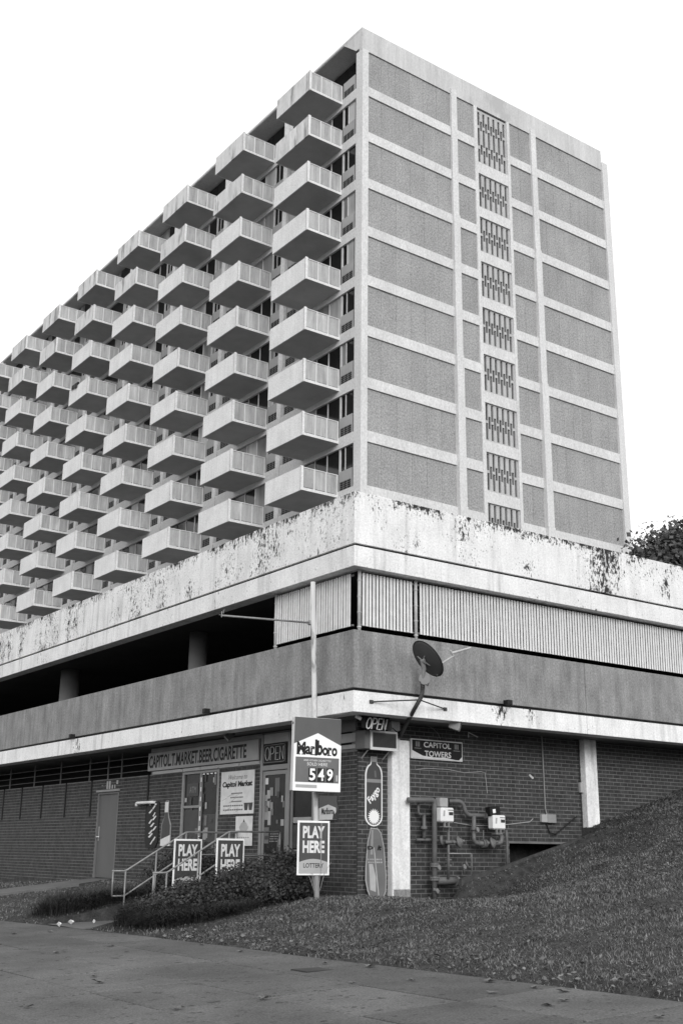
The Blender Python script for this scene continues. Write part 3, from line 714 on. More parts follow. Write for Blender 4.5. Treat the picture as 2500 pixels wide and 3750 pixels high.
for k in range(9):
    zt = 35.26-FH*k; screen(zt-2.07, zt, R2)
    m = MB(); m.bbox(25.74, 28.0, TY-.03, TY+.2, zt, zt+.70 if k == 0 else zt+.60, .008); m.build('beam', M['tower_white'], tw)
# left side: bands, fins, windows, balconies
for k in range(NF+1):
    zb = B0-FH*k
    m = MB(); m.box(TX, TX+.2, TY+.47, LEN, zb-.55, zb); m.build('slab_band', M['tower_white'], tw)
for b in range(1, NB+1):
    cy = 25.45+PITCHY*b-1.2
    m = MB(); m.bbox(TX-.04, TX+.3, cy-.19, cy+.19, 3, TZ-.17, .01); m.build('fin', M['tower_white'], tw)
def seen(y, z):
    px, py = proj((15.75, y, z)); lim = proj((0, 0, PT))
    if px < -260: return False
    if px < 1297: line = 1795.4+(1297.6-px)*.4067
    else: line = 1795.4+(px-1297.6)*.235
    return py < line+40
PAN = {}
def pane_mesh(w, h, key):
    kk = (round(w, 3), round(h, 3), key)
    if kk not in PAN:
        q = MB(); q.box(0, .02, 0, w, 0, h); PAN[kk] = q.mesh('pane'); PAN[kk].materials.append(M[key])
    return PAN[kk]
def inst(name, me, parent, P):
    o = bpy.data.objects.new(name, me); COL.objects.link(o); o.parent = parent; o.location = Vector(P)-wl(parent); return o
def bm(name, material, *boxes):
    q = MB()
    for b in boxes: q.box(*b)
    me = q.mesh(name); me.materials.append(material); return me
# shared balcony pieces, in a frame with origin at the outer, near, lower corner of the slab
BD, BWd = 2.08, 3.05
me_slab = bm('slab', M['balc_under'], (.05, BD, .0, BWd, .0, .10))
me_lip = bm('slab_edge', M['balc'], (.08, BD, -.012, .0, -.005, .13))
me_front = {k: bm('front_panel', M[k], (.0, .07, .0, BWd, -.02, 1.12)) for k in ('balc', 'balc_old')}
me_back = bm('far_panel', M['balc'], (.07, BD, BWd-.06, BWd, -.01, 1.10))
me_post = bm('post', M['rail_metal'], (0, .06, .0, .05, .10, 1.10)); me_cpost = bm('corner_post', M['balc'], (.0, .13, -.02, .06, .0, 1.16))
me_side = bm('side_panel', M['rail_panel'], (0, .60, .02, .035, .17, 1.06))
me_rail = bm('top_rail', M['rail_metal'], (.07, BD, .005, .05, 1.08, 1.12))
def dome(n=10):
    pts = [(0, 0), (.62, 0)]+[(.62-.31+.31*math.cos(math.pi*i/n), 1.55+.31*math.sin(math.pi*i/n)) for i in range(n+1)]+[(0, 1.55)]
    pts = [(0, 0), (.62, 0)]+[(.31+.31*math.cos(math.pi*i/n), 1.60+.31*math.sin(math.pi*i/n)) for i in range(n+1)]
    q = MB(frame((0, 0, 0), (1, 0, 0))); q.prism(pts, -.05, .05); me = q.mesh('partition'); me.materials.append(M['balc']); return me
me_part = dome()
me_mull = bm('mullion', M['alu_light'], (0, .05, 0, .05, 0, 2.10)); me_mull_s = bm('mullion', M['alu_light'], (0, .05, 0, .045, 0, 1.10))
me_wpan = bm('wall_panel', M['apt_panel'], (0, .04, 0, 1.0, 0, .97)); me_wpan2 = bm('wall_panel', M['apt_panel'], (0, .04, 0, 1.70, 0, .97))
vb = [(-.016, -.009, 0, .84, .03+.098*i, .042+.098*i) for i in range(5)]+[(-.0165, -.009, .27, .29, .03, .45), (-.0165, -.009, .55, .57, .03, .45)]
me_vent = bm('vent', M['midgrey'], *vb); me_ventd = bm('vent_dark_plate', M['black'], (-.009, -.003, 0, .84, .03, .45))  # flat black plate on the panel face paints the shade inside the vent
cnt = 0
for b in range(NB):
    y0 = 25.45+PITCHY*b
    for k in range(NF+1):
        zb = B0-FH*k; top = (k == 0)
        if not seen(y0, zb+2.3): continue
        zs = zb-.27; near = b < 4
        wx = TX+(1.1 if top else .10)
        # window bay -------------------------------------------------
        wb = thing('window_bay', (TX, y0-1.0, zb), parent=tw)
        H = 3.1 if top else 2.10
        ks = random.choices(['glass', 'curtain', 'blind'], [.72, .20, .08], k=8)
        inst('pane', pane_mesh(.50, (H-1.0), ks[0]), wb, (wx, y0-.98, zb+1.0)); inst('pane', pane_mesh(.32, (H-1.0), ks[1]), wb, (wx, y0-.46, zb+1.0))
        for j in range(3):
            inst('pane', pane_mesh(.98, H, ks[2+j]), wb, (wx, y0+.0+j*1.01, zb))
            if near: inst('mullion', me_mull, wb, (wx-.03, y0-.02+j*1.01, zb))
        inst('pane', pane_mesh(.80, H-1.0, ks[5]), wb, (wx, y0+3.12, zb+1.0)); inst('pane', pane_mesh(.80, H-1.0, ks[6]), wb, (wx, y0+4.0, zb+1.0))
        inst('mullion', me_mull, wb, (wx-.03, y0-.09, zb)); inst('mullion', me_mull_s, wb, (wx-.03, y0-.48, zb+1.0)); inst('mullion', me_mull_s, wb, (wx-.03, y0+3.94, zb+1.0))
        inst('wall_panel', me_wpan, wb, (TX+.05, y0-1.03, zb)); inst('wall_panel', me_wpan2, wb, (TX+.05, y0+3.10, zb))
        inst('vent', me_vent, wb, (TX+.05, y0-.94, zb)); inst('vent_dark_plate', me_ventd, wb, (TX+.05, y0-.94, zb))
        inst('vent', me_vent, wb, (TX+.05, y0+4.0, zb)); inst('vent_dark_plate', me_ventd, wb, (TX+.05, y0+4.0, zb))
        # balcony ------------------------------------------------------
        bl = thing('balcony', (15.78, y0, zs), parent=tw); P0 = Vector((15.78, y0, zs))
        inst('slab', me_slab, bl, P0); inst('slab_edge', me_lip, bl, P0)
        inst('front_panel', me_front['balc_old' if k < 2 else 'balc'], bl, P0); inst('far_panel', me_back, bl, P0); inst('top_rail', me_rail, bl, P0)
        inst('corner_post', me_cpost, bl, P0)
        for j in range(1, 4): inst('post', me_post, bl, P0+Vector((.07+j*.65, 0, 0)))
        for j in range(3): inst('side_panel', me_side, bl, P0+Vector((.12+j*.66, 0, 0)))
        inst('partition', me_part, bl, P0+Vector((1.42, BWd+.02, .10)))
        cnt += 1

chair_me = None
def chair_parts():
    seat = bm('seat', M['darkgrey'], (-.26, .26, -.26, .26, .40, .46)); back = bm('backrest', M['darkgrey'], (-.26, .26, .22, .27, .46, .95)); leg = bm('leg', M['darkgrey'], (-.025, .025, -.025, .025, 0, .40)); return seat, back, leg
sm_, bm_, lm_ = chair_parts()
for (b, k, fx, fy, rz) in ((0, 7, 1.15, .36, 0), (1, 6, .95, .36, 0), (1, 8, 1.25, .36, 3.14), (2, 7, .75, .36, 0), (0, 3, .55, .36, 1.57), (2, 5, 1.2, .36, 0)):
    L0 = (15.78+fx, 25.45+PITCHY*b+fy, B0-FH*k-.17)
    ch = thing('balcony_chair', L0, 'dark chair standing behind the side panels of a tower balcony', 'chair', 'chairs on the tower balconies'); ch.rotation_euler = (0, 0, rz)
    for nm, me_, P in [('seat', sm_, (0, 0, 0)), ('backrest', bm_, (0, 0, 0))]+[('leg', lm_, (x, y, 0)) for x in (-.22, .22) for y in (-.22, .22)]:
        o = bpy.data.objects.new(nm, me_); COL.objects.link(o); o.parent = ch; o.location = P
cP = on(276, 1408, 'x', 15.75); q = MB()
for i in range(9):
    t = i/8; y = float(cP[1])-.45+.9*t; d = .03*math.sin(t*11); zt = float(cP[2])
    q.v += [(15.72+d, y, zt-.32-.05*math.sin(t*7)), (15.73+d*.5, y, zt+.04), (15.86, y, zt+.05), (15.95+d, y, zt-.28)]
for i in range(8):
    for j in range(3): q.f.append((i*4+j, i*4+j+1, i*4+j+5, i*4+j+4))
q.build('hung_cloth', M['black'], label='small dark cloth hung over one balcony front of the tower', category='cloth')
# ------------------------------------------------------------------ foliage helpers
def leaf_cloud(centers, n, size, shell=.5, flat=.9, elong=1.6):
    """n little leaf quads spread through ellipsoids (cx,cy,cz,rx,ry,rz)"""
    C = np.array(centers, float); vol = C[:, 3]*C[:, 4]*C[:, 5]; idx = rng.choice(len(C), n, p=vol/vol.sum())
    d = rng.normal(size=(n, 3)); d /= np.linalg.norm(d, axis=1)[:, None]
    r = shell+(1-shell)*rng.random(n)**.7; r *= 1+.10*rng.random(n)**6*4+.13*np.sin(d[:, 0]*7+idx)*np.cos(d[:, 1]*6-d[:, 2]*5+idx)+.07*rng.normal(size=n)
    P = C[idx, :3]+d*r[:, None]*C[idx, 3:]
    t = rng.normal(size=(n, 3)); t /= np.linalg.norm(t, axis=1)[:, None]
    nrm = d*.7+rng.normal(size=(n, 3))*flat+np.array([0, 0, .4]); b = np.cross(nrm, t); b /= np.linalg.norm(b, axis=1)[:, None]+1e-9; t = np.cross(b, nrm); t /= np.linalg.norm(t, axis=1)[:, None]+1e-9
    s = size*(.5+1.1*rng.random(n)**1.5)[:, None]
    a = P-t*s*elong*.5; c = P+t*s*elong*.5; q = P+b*s*.5; w = P-b*s*.5
    V = np.stack([a, w, c, q], 1).reshape(-1, 3)
    return V
def quads(name, V, material, parent=None, **tags):
    n = len(V)//4; me = bpy.data.meshes.new(name); off = np.array(wl(parent)) if parent else np.zeros(3)
    me.vertices.add(len(V)); me.vertices.foreach_set('co', (V-off).ravel())
    me.loops.add(len(V)); me.loops.foreach_set('vertex_index', np.arange(len(V), dtype=np.int32))
    me.polygons.add(n); me.polygons.foreach_set('loop_start', np.arange(0, len(V), 4, dtype=np.int32))
    me.update(calc_edges=True); me.validate(); me.materials.append(material)
    o = bpy.data.objects.new(name, me); COL.objects.link(o)
    if parent: o.parent = parent
    for k, v in tags.items(): o[k] = v
    return o
def blades(P, H, lean, wid, curl=.5, segs=2, ang=None):
    """grass blades: bent ribbons; P (n,3) roots, H heights, lean horizontal reach, wid widths -> quads"""
    n = len(P); a = rng.random(n)*2*np.pi if ang is None else ang; D = np.stack([np.cos(a), np.sin(a), np.zeros(n)], 1); S = np.stack([-np.sin(a), np.cos(a), np.zeros(n)], 1)
    out = []; prev = None
    for i in range(segs+1):
        t = i/segs; c = P+D*(lean*t**1.7)[:, None]+np.array([0, 0, 1])*(H*(t-curl*t*t*.5))[:, None]
        w = (wid*(1-t*.85))[:, None]*.5
        cur = (c-S*w, c+S*w)
        if prev is not None: out.append(np.stack([prev[0], prev[1], cur[1], cur[0]], 1))
        prev = cur
    return np.concatenate([np.stack([q[j] for q in out], 0) for j in range(n)], 0).reshape(-1, 3) if n < 1 else np.stack(out, 1).reshape(-1, 3)

# lawn blades
def lawn_points(n, x0, x1, y0, y1, test):
    pts = []
    X = rng.uniform(x0, x1, n); Y = rng.uniform(y0, y1, n)
    for x, y in zip(X, Y):
        if test(x, y): pts.append((x, y, zg(x, y)-.01))
    return np.array(pts)
def lawn_ok(x, y):
    if x < edge_x(y)+.02: return False
    if y > .9 and x < .85: return not (3.25 < y < 4.97) and not on_path(x, y)
    if y > .26 and 1.95 < x < 6.45: return False
    if y > .97: return False
    if 2.3 < x < 6.3 and y > -.12: return random.random() < .35
    return True
near = lawn_points(120000, -3.2, 4.5, -10.5, 1.0, lawn_ok); far = lawn_points(95000, 4.5, 12, -8, .98, lawn_ok); left = lawn_points(36000, -5.5, .8, .95, 20, lawn_ok)
LP = np.concatenate([near, far, left]); n = len(LP)
dist = np.linalg.norm(LP-EYE, axis=1)
pat = .55+.45*np.sin(LP[:, 0]*2.3+np.sin(LP[:, 1]*1.7)*2)*np.sin(LP[:, 1]*2.9+LP[:, 0]*.9); pat = np.clip(pat, .25, 1)
V = blades(LP, rng.uniform(.015, .065, n)*(.35+.9*pat), rng.uniform(.015, .06, n), rng.uniform(.008, .018, n)*np.clip(dist/13, .9, 2.2), .3, 2)
quads('lawn_grass', V, M['grassblade'], label='short rough grass covering the sloping lawn', category='grass', kind='stuff')

# shrubs along the stairs
def shrub(label, base, blobs, n, size, group='dark shrubs around the stairs'):
    s = thing('shrub', base, label, 'shrub', group)
    quads('foliage', leaf_cloud(blobs, n, size, .35), M['leaf'], s)
    m = MB()
    for i, bl in enumerate(blobs):
        for j in range(5):
            a = rng.uniform(-1, 1, 3)*.75; tip = (bl[0]+a[0]*bl[3], bl[1]+a[1]*bl[4], bl[2]+abs(a[2])*bl[5])
            m.tube([base, ((base[0]+tip[0])/2+.03, (base[1]+tip[1])/2, (base[2]+tip[2])/2-.03), tip], [.014, .010, .004], 5)
    m.build('stem', M['bark'], s)
shrub('broad dark shrub right of the stair rail, below the shop door', (-.35, 2.15, zg(-.35, 2.15)), [(-.45, 2.35, -.57, .60, .60, .36), (-.05, 1.95, -.42, .55, .55, .38), (.25, 2.4, -.36, .45, .5, .36)], 15000, .030)
shrub('leafy dark shrub at the front of the hedge beside the lower stair rail', (-1.5, 2.5, zg(-1.5, 2.5)), [(-1.45, 2.55, -.88, .62, .58, .40), (-1.05, 2.3, -.78, .55, .6, .42), (-1.75, 2.2, -.92, .50, .5, .34)], 16000, .030)
shrub('small ragged shrub spilling toward the pavement beside the stair walk', (-2.0, 2.75, zg(-2.0, 2.75)), [(-2.0, 2.75, -1.0, .42, .42, .30), (-2.25, 2.4, -1.08, .35, .4, .24)], 6000, .030)
shrub('low dark shrub reaching the white sign pole', (-.15, 1.35, zg(-.15, 1.35)), [(-.55, 1.55, -.60, .42, .42, .30), (-.1, 1.3, -.54, .36, .36, .28)], 7000, .028)
shrub('dark shrub between the far stair rail and the brick wall', (.2, 5.6, zg(.2, 5.6)), [(.25, 5.65, -.30, .5, .55, .45), (.1, 6.2, -.45, .5, .5, .36), (-.5, 5.45, -.62, .5, .4, .40), (.45, 6.7, -.45, .35, .4, .32)], 13000, .030)
def clump(label, base, rx, ry, n, h, group='clumps of long drooping grass'):
    s = thing('grass_clump', base, label, 'grass', group)
    a = rng.random(n)*2*np.pi; r = np.sqrt(rng.random(n))*(.55+.45*rng.random(n)); X = base[0]+rx*r*np.cos(a); Y = base[1]+ry*r*np.sin(a)
    P = np.array([(x, y, zg(x, y)-.02) for x, y in zip(X, Y)])
    V = blades(P, rng.uniform(.35, 1.2, n)*h, rng.uniform(.12, .75, n)*(h+.2), rng.uniform(.007, .015, n), 1.35, 5, a+rng.normal(0, .8, n))
    quads('blades', V, M['clump'], s)
    return s
clump('long drooping grass clump left of the stair walk', (-2.05, 5.75, zg(-2.05, 5.75)), .95, .75, 4200, .72)
clump('long drooping grass clump between walkway and front shrub', (-2.15, 2.65, zg(-2.15, 2.65)), .62, .62, 4200, .75)
clump('short tuft of long grass at the foot of the hedge beside the lawn', (-1.35, 1.55, zg(-1.35, 1.55)), .7, .35, 1400, .42)
clump('long drooping grass at the pavement edge in front of the hedge', (-2.25, 1.95, zg(-2.25, 1.95)), .5, .6, 3000, .60)
clump('long grass between hedge and lawn, halfway to the sign pole', (-1.75, 1.55, zg(-1.75, 1.55)), .6, .45, 2200, .50)
clump('grass clump under the start of the far stair rail', (-1.25, 5.35, zg(-1.25, 5.35)), .6, .4, 1800, .60)
# tree behind the garage
tb = (36.2, 19.6, zg(36.2, 19.6)); tr = thing('tree', tb, 'dark leafy tree beside the tower, behind the white parapet', 'tree')
m = MB(); m.tube([tb, (36.0, 19.8, 8.0), (35.8, 19.6, 11.5), (35.9, 19.7, 14.0)], [.32, .25, .18, .06], 10)
for (a, b) in (((35.9, 19.7, 9.5), (33.4, 19.2, 14.2)), ((35.9, 19.7, 10), (38.2, 20.4, 14.8)), ((35.85, 19.6, 11), (34.6, 20.2, 15.6)), ((35.9, 19.7, 11.4), (37.0, 19.0, 15.8))):
    m.tube([a, tuple((np.array(a)+np.array(b))/2+np.array([0, 0, -.3])), b], [.11, .07, .03], 6)
m.build('trunk', M['bark'], tr, smooth=True)
blobs = [(36.0, 19.7, 13.2, 3.6, 2.6, 2.6), (33.4, 19.4, 13.9, 2.0, 1.6, 1.6), (35.2, 19.6, 15.4, 1.3, 1.2, 1.0), (37.4, 19.6, 15.6, 1.6, 1.4, 1.2), (39.0, 20.0, 14.2, 2.0, 1.8, 1.9), (32.2, 19.3, 13.2, 1.3, 1.0, 1.3), (34.3, 19.5, 15.0, .8, .8, .9)]
quads('crown', leaf_cloud(blobs, 24000, .17, .30, .9, 1.25), M['treeleaf'], tr)

# ------------------------------------------------------------------ stairs and rails
YB_, YA_ = 3.30, 4.93
st_ = thing('stairs', (-1.2, 4.1, -1.25), 'short concrete stairs and landing rising to the shop door', 'stairs')
for k in range(4):
    m = MB(); m.bbox(-1.45+.28*k, -.30, YB_+.04, YA_-.04, -1.3, -1.25+.168*(k+1), .008); m.build('step', M['path'], st_)
m = MB(); m.bbox(-.30, XL-.03, 2.55, YA_-.04, -1.1, -.585, .01); m.build('landing', M['path'], st_)
def handrail(label, y, xe, loc):
    h = thing('handrail', loc, label, 'handrail', 'tubular handrails of the shop stairs')
    r = .017; x0, z0, x1, z1 = -1.58, -.39, -.35, .325
    def bar(name, pts, rr=r): 
        q = MB(); q.tube(pts, rr, 8); q.build(name, M['galv'], h, smooth=True)
    bar('top_rail', roundpath([(x0-.27, y, z0), (x0, y, z0), (x1, y, z1), (xe, y, z1+.01)], .05))
    bar('post', [(x0-.25, y, z0), (x0-.25, y, z0-.44)]); bar('post', [(x0, y, z0), (x0, y, -1.36)])
    bar('lower_rail', roundpath([(x0-.25, y, z0-.44), (x0, y, z0-.44), (x1, y, z1-.42), (xe, y, z1-.41)], .05), .015)
    bar('post', [(x1, y, z1), (x1, y, -.62)]); bar('post', [(xe-.01, y, z1+.01), (xe-.01, y, z1-.42)]); bar('post', [((x0+x1)/2, y, (z0+z1)/2), ((x0+x1)/2, y, -1.05)])
    return h
handrail('grey tubular handrail on the far side of the stairs, against the shrub', YA_, .80, (-1.58, YA_, -1.3))
handrail('grey tubular handrail on the near side of the stairs, in front of the shop door', YB_, .76, (-1.58, YB_, -1.3))

# ------------------------------------------------------------------ signs
def board(name, loc, label, cat, Mf, w, h, t, face, rim, rim_w=.03, group=None):
    s = thing(name, loc, label, cat, group)
    q = MB(Mf); q.bbox(-w/2, w/2, -h/2, h/2, -t, -.004, min(.006, t/4)); q.build('board', M[rim], s)
    q = MB(Mf); q.box(-w/2+rim_w, w/2-rim_w, -h/2+rim_w, h/2-rim_w, -.004, .0); q.build('face', M[face], s)
    return s
def lottery(label, Mf, w, h, loc, creased=False):
    s = board('lottery_sign', loc, label, 'sign', Mf, w, h, .02, 'red', 'white', .032, 'lottery play here signs')
    q = MB(Mf); fr = [(-w/2+.032, -h/2+.032), (w/2-.032, -h/2+.032), (w/2-.032, -h/2+h*.24)]
    fr += [(w/2-.032-(w-.064)*i/8, -h/2+h*(.24+.06*math.sin(math.pi*i/8))) for i in range(1, 8)]+[(-w/2+.032, -h/2+h*.24)]
    q.prism(fr, .0, .002); q.build('footer', M['lightgrey'], s)
    text('lettering', 'PLAY', M['offwhite'], s, Mf @ Matrix.Translation((0, h*.29, 0)), h*.225, w*.68, 0, .04)
    text('lettering', 'HERE', M['offwhite'], s, Mf @ Matrix.Translation((0, h*.02, 0)), h*.225, w*.68, 0, .04)
    text('lettering', 'LOTTERY', M['darkgrey'], s, Mf @ Matrix.Translation((0, -h*.32, .002)), h*.085, w*.62, 0, .02)
    if creased:
        q = MB(Mf); q.box(w*.22, w*.245, -h/2+.03, h/2-.03, .002, .008); q.build('edge_strip', M['midgrey'], s)
    return s
ys_ = YA_-.09
ys2 = YB_-.06; a1, b1 = on(640, 3072, 'y', ys_), on(742, 3072, 'y', ys_); a2, b2 = on(795, 3070, 'y', ys2), on(897, 3070, 'y', ys2)
for (a, b, lab, ys_) in ((a1, b1, 'white edged lottery sign tied to the far handrail, behind the sloping near rail', ys_), (a2, b2, 'white edged lottery sign fixed to the near handrail, in front of it', ys2)):
    w = float(b[0]-a[0]); h = .98; top = float(a[2]); cx = float(a[0]+b[0])/2
    lottery(lab, frame((cx, ys_, top-h/2), (1, 0, 0)), w, h, (cx, ys_, top-h))
# tall pole with its arm
px_ = -.20; pb = on(1160, 3285, 'x', px_); pt = on(1146, 2132, 'x', px_)
pole = thing('sign_pole', tuple(pb), 'tall chipped white steel pole with a bare side arm in front of the shop', 'pole')
m = MB(); m.tube([(px_, pb[1], pb[2]-.1), (px_, (pb[1]*.55+pt[1]*.45), 1.6), (px_, pt[1], pt[2])], .045, 14); m.build('post', M['polepaint'], pole, smooth=True)
aL = on(812, 2254, 'y', float(pt[1])); aR = on(1140, 2281, 'x', px_)
m = MB(); m.tube([tuple(aR), tuple(aL)], .017, 8); m.build('arm', M['galv'], pole, smooth=True)
m = MB(); m.disc(tuple(aR), (0,0,1), .066, .07, 12); m.build('collar', M['galv'], pole)
m = MB(); A = Vector(aL); m.tube([A+Vector((0, 0, -.03)), A+Vector((.0, 0, .07))], .006, 6); m.tube([A+Vector((-.05, 0, .01)), A+Vector((.05, 0, -.01))], .006, 6); m.tube([A+Vector((.03, .0, .04)), A+Vector((.03, 0, .10)), A+Vector((.07, 0, .10))], .005, 6); m.build('arm_hook', M['galv'], pole)
# cigarette price sign, hung on the pole
az = YAW+math.radians(69); sr = Vector((math.sin(az), math.cos(az), 0))
sc_ = on(1162, 2762, 'x', px_-.16); w, h = .835, 1.20
Mf = frame(tuple(sc_), sr) 
Mf = Mf @ Matrix.Rotation(math.radians(-.6), 4, 'Z')
ps = thing('price_sign', tuple(sc_-np.array([0, 0, h/2])), 'boxed cigarette price sign with white house shape on the pole', 'sign')
q = MB(Mf); q.bbox(-w/2, w/2, -h/2, h/2, -.14, -.004, .008); q.build('cabinet', M['offwhite'], ps)
q = MB(Mf); q.box(-w/2+.004, w/2-.004, -h/2+.004, h/2-.004, -.004, .0); q.build('face', M['brown'], ps)
yp, ym = h*.295, h*.17                             # roof apex and eaves
q = MB(Mf); q.prism([(-w/2, -h/2), (w/2, -h/2), (w/2, .155), (0, .345), (-w/2, .155)], .0, .006); q.build('white_panel', M['white'], ps)
q = MB(Mf); q.box(-w/2+.035, w/2-.035, -.46, -.055, .006, .009); q.build('price_panel', M['grey'], ps)
text('lettering', 'M', M['black'], ps, Mf @ Matrix.Translation((-.290, .090, .006)), .205, .155, 0, .045)
for (ch, u, ww, hh, v) in (('a', -.168, .098, .140, .058), ('r', -.086, .072, .140, .058), ('l', -.028, .040, .265, .108), ('b', .040, .098, .245, .104), ('o', .134, .100, .140, .050), ('r', .216, .072, .140, .050), ('o', .300, .100, .140, .048)):
    text('lettering', ch, M['black'], ps, Mf @ Matrix.Translation((u, v, .006)), hh, ww, 0, .04)
for (u, ww) in ((-.335, .07), (-.245, .07), (-.095, .07), (-.028, .06), (.205, .07)):   # slab serifs
    q = MB(Mf); q.box(u-ww/2, u+ww/2, -.018, -.004, .0065, .0085); q.build('serif', M['black'], ps)
text('lettering', 'AND OTHER CIGARETTES', M['offwhite'], ps, Mf @ Matrix.Translation((.0, -.105, .009)), .030, .48, 0, .01)
text('lettering', 'SOLD HERE', M['offwhite'], ps, Mf @ Matrix.Translation((.0, -.165, .009)), .052, .36, 0, .01)
for i, ch in enumerate('549'):
    u = -.085+i*.155
    q = MB(Mf); q.box(u-.066, u+.066, -.45, -.225, .009, .012); q.build('digit_plate', M['black'], ps)
    text('digit', ch, M['white'], ps, Mf @ Matrix.Translation((u, -.333, .012)), .195, .108, 0, .028)
q = MB(Mf); q.box(w/2-.085, w/2-.05, -.43, -.33, .009, .011); q.build('small_label', M['lightgrey'], ps)
q = MB(Mf); q.box(-w/2+.05, 0, -.55, -.50, .006, .008); q.build('fine_print', M['lightgrey'], ps)
for v in (h/2-.10,):
    q = MB(Mf); q.disc((-w/2-.001, v, -.06), (1, 0, 0), .022, .012, 12); q.build('bolt', M['black'], ps)
lc = on(1148, 3105, 'x', px_-.10)
lottery('white edged lottery sign strapped low on the white pole', frame(tuple(lc), sr), .56, .86, tuple(lc-np.array([0, 0, .43])), True)
m = MB(); b0 = np.array(pb)+np.array([0, 0, .1])
for k in range(9):
    a = rng.random()*6.28; tipx = .12+.14*rng.random(); z1 = .30+.25*rng.random()
    m.tube([tuple(b0+np.array([.05*math.cos(a), .05*math.sin(a), .0])), tuple(b0+np.array([.13*math.cos(a), .13*math.sin(a), z1*.6])), tuple(b0+np.array([tipx*math.cos(a), tipx*math.sin(a), z1*(.6 if k % 2 else 1)]))], .0035, 4)
m.build('dry_vine', M['lightgrey'], label='few dry vine stems curling round the foot of the sign pole', category='vine')

# shop fascia sign
fs = thing('shop_sign', (XL, 9.0, 1.72), 'long grey shop board with black stencilled lettering under the soffit', 'sign')
q = MB(); q.bbox(XL-.055, XL-.012, 4.24, 9.04, 1.722, 2.13, .006); q.build('board', M['fascia'], fs)
text('lettering', 'CAPITOL.T.MARKET.BEER.CIGARETTE', M['black'], fs, FL(6.83, 1.925, .055), .285, 4.3, 0, .03)
# neon over the shop door
ne = thing('open_sign', (XL, 3.7, 1.62), 'framed neon open sign above the shop door', 'sign')
q = MB(FL(3.68, 1.815, .02)); q.bbox(-.42, .42, -.195, .195, -.02, .0, .005); q.build('box', M['black'], ne)
q = MB(FL(3.68, 1.815, .03)); q.tube(roundpath([(-.38, -.165, 0), (.38, -.165, 0), (.38, .165, 0), (-.38, .165, 0), (-.38, -.160, 0)], .06), .0055, 6, True); q.build('border_tube', M['midgrey'], ne)
def strokes(Mf, items, r):
    q = MB(Mf)
    for it in items: q.tube([(p[0], p[1], 0) for p in it], r, 6)
    return q
def arc(cx, cy, rx, ry, a0, a1, n=12): return [(cx+rx*math.cos(math.radians(a0+(a1-a0)*i/n)), cy+ry*math.sin(math.radians(a0+(a1-a0)*i/n))) for i in range(n+1)]
def open_strokes(h, w, sl=0.):
    gpos = [0, w*1.25, w*2.45, w*3.5]; L_ = []
    L_.append(arc(w/2, h/2, w/2, h/2, 0, 360, 18))
    L_ += [[(gpos[1], 0), (gpos[1], h)], [(gpos[1], h)]+[(gpos[1]+w*.45+x, y) for x, y in arc(0, h*.74, w*.42, h*.26, 90, -90, 8)]+[(gpos[1], h*.48)]]
    L_ += [[(gpos[2]+w*.75, 0), (gpos[2], 0), (gpos[2], h), (gpos[2]+w*.75, h)], [(gpos[2], h*.5), (gpos[2]+w*.65, h*.5)]]
    L_ += [[(gpos[3], 0), (gpos[3], h), (gpos[3]+w*.8, 0), (gpos[3]+w*.8, h)]]
    tot = gpos[3]+w*.8
    return [[(x-tot/2+sl*(y-h/2), y-h/2) for x, y in it] for it in L_]
q = strokes(FL(3.68, 1.815, .032), open_strokes(.25, .15), .006); q.build('neon_tube', M['offwhite'], ne)
# slanted open sign on the corner
n2 = thing('open_sign', (1.0, .40, 2.05), 'slanted white tube open sign under the soffit at the corner', 'sign')
YO = .40; xa, za = PR(1338, 2640, YO); xb, zb_ = PR(1418, 2645, YO)
q = strokes(frame(((xa+xb)/2, YO, (za+zb_)/2-.04), (1, 0, 0)), open_strokes(.185, (xb-xa)/4.9, .28), .011); q.build('neon_tube', M['white'], n2)
q = MB(); q.box((xa+xb)/2-.3, (xa+xb)/2+.3, YO+.02, YO+.035, (za+zb_)/2-.12, LB+.01); q.build('backing', M['black'], n2)
# air conditioner
x0, z1 = PR(1330, 2674, .78); x1, z0 = PR(1437, 2750, .78); x1 = c1a-.01
ac = thing('air_conditioner', ((x0+x1)/2, YR, z0), 'boxy wall air conditioner with pale rim beside the white corner column', 'air conditioner')
q = MB(); q.bbox(x0, x1, .72, 1.03, z0, z1, .012); q.build('casing', M['grey'], ac)
q = MB()
for (a, b, c, d) in ((x0+.10, x1, z0-.01, z0+.035), (x0+.10, x1, z1-.028, z1+.006), (x0+.10, x0+.145, z0+.035, z1-.028), (x1-.02, x1, z0+.035, z1-.028)): q.box(a, b, .70, .724, c, d)
q.build('rim', M['offwhite'], ac)
for k in range(12):
    z = z0+.05+k*(z1-z0-.09)/12; q = MB(); q.box(x0+.146, x1-.021, .708, .719, z, z+.012); q.build('louvre', M['darkgrey'], ac)
for xx in (x0+.13, x1-.1): q = MB(); q.tube([(xx, .80, z0), (xx, 1.0, z0-.14)], .012, 6); q.build('bracket', M['lightgrey'], ac)
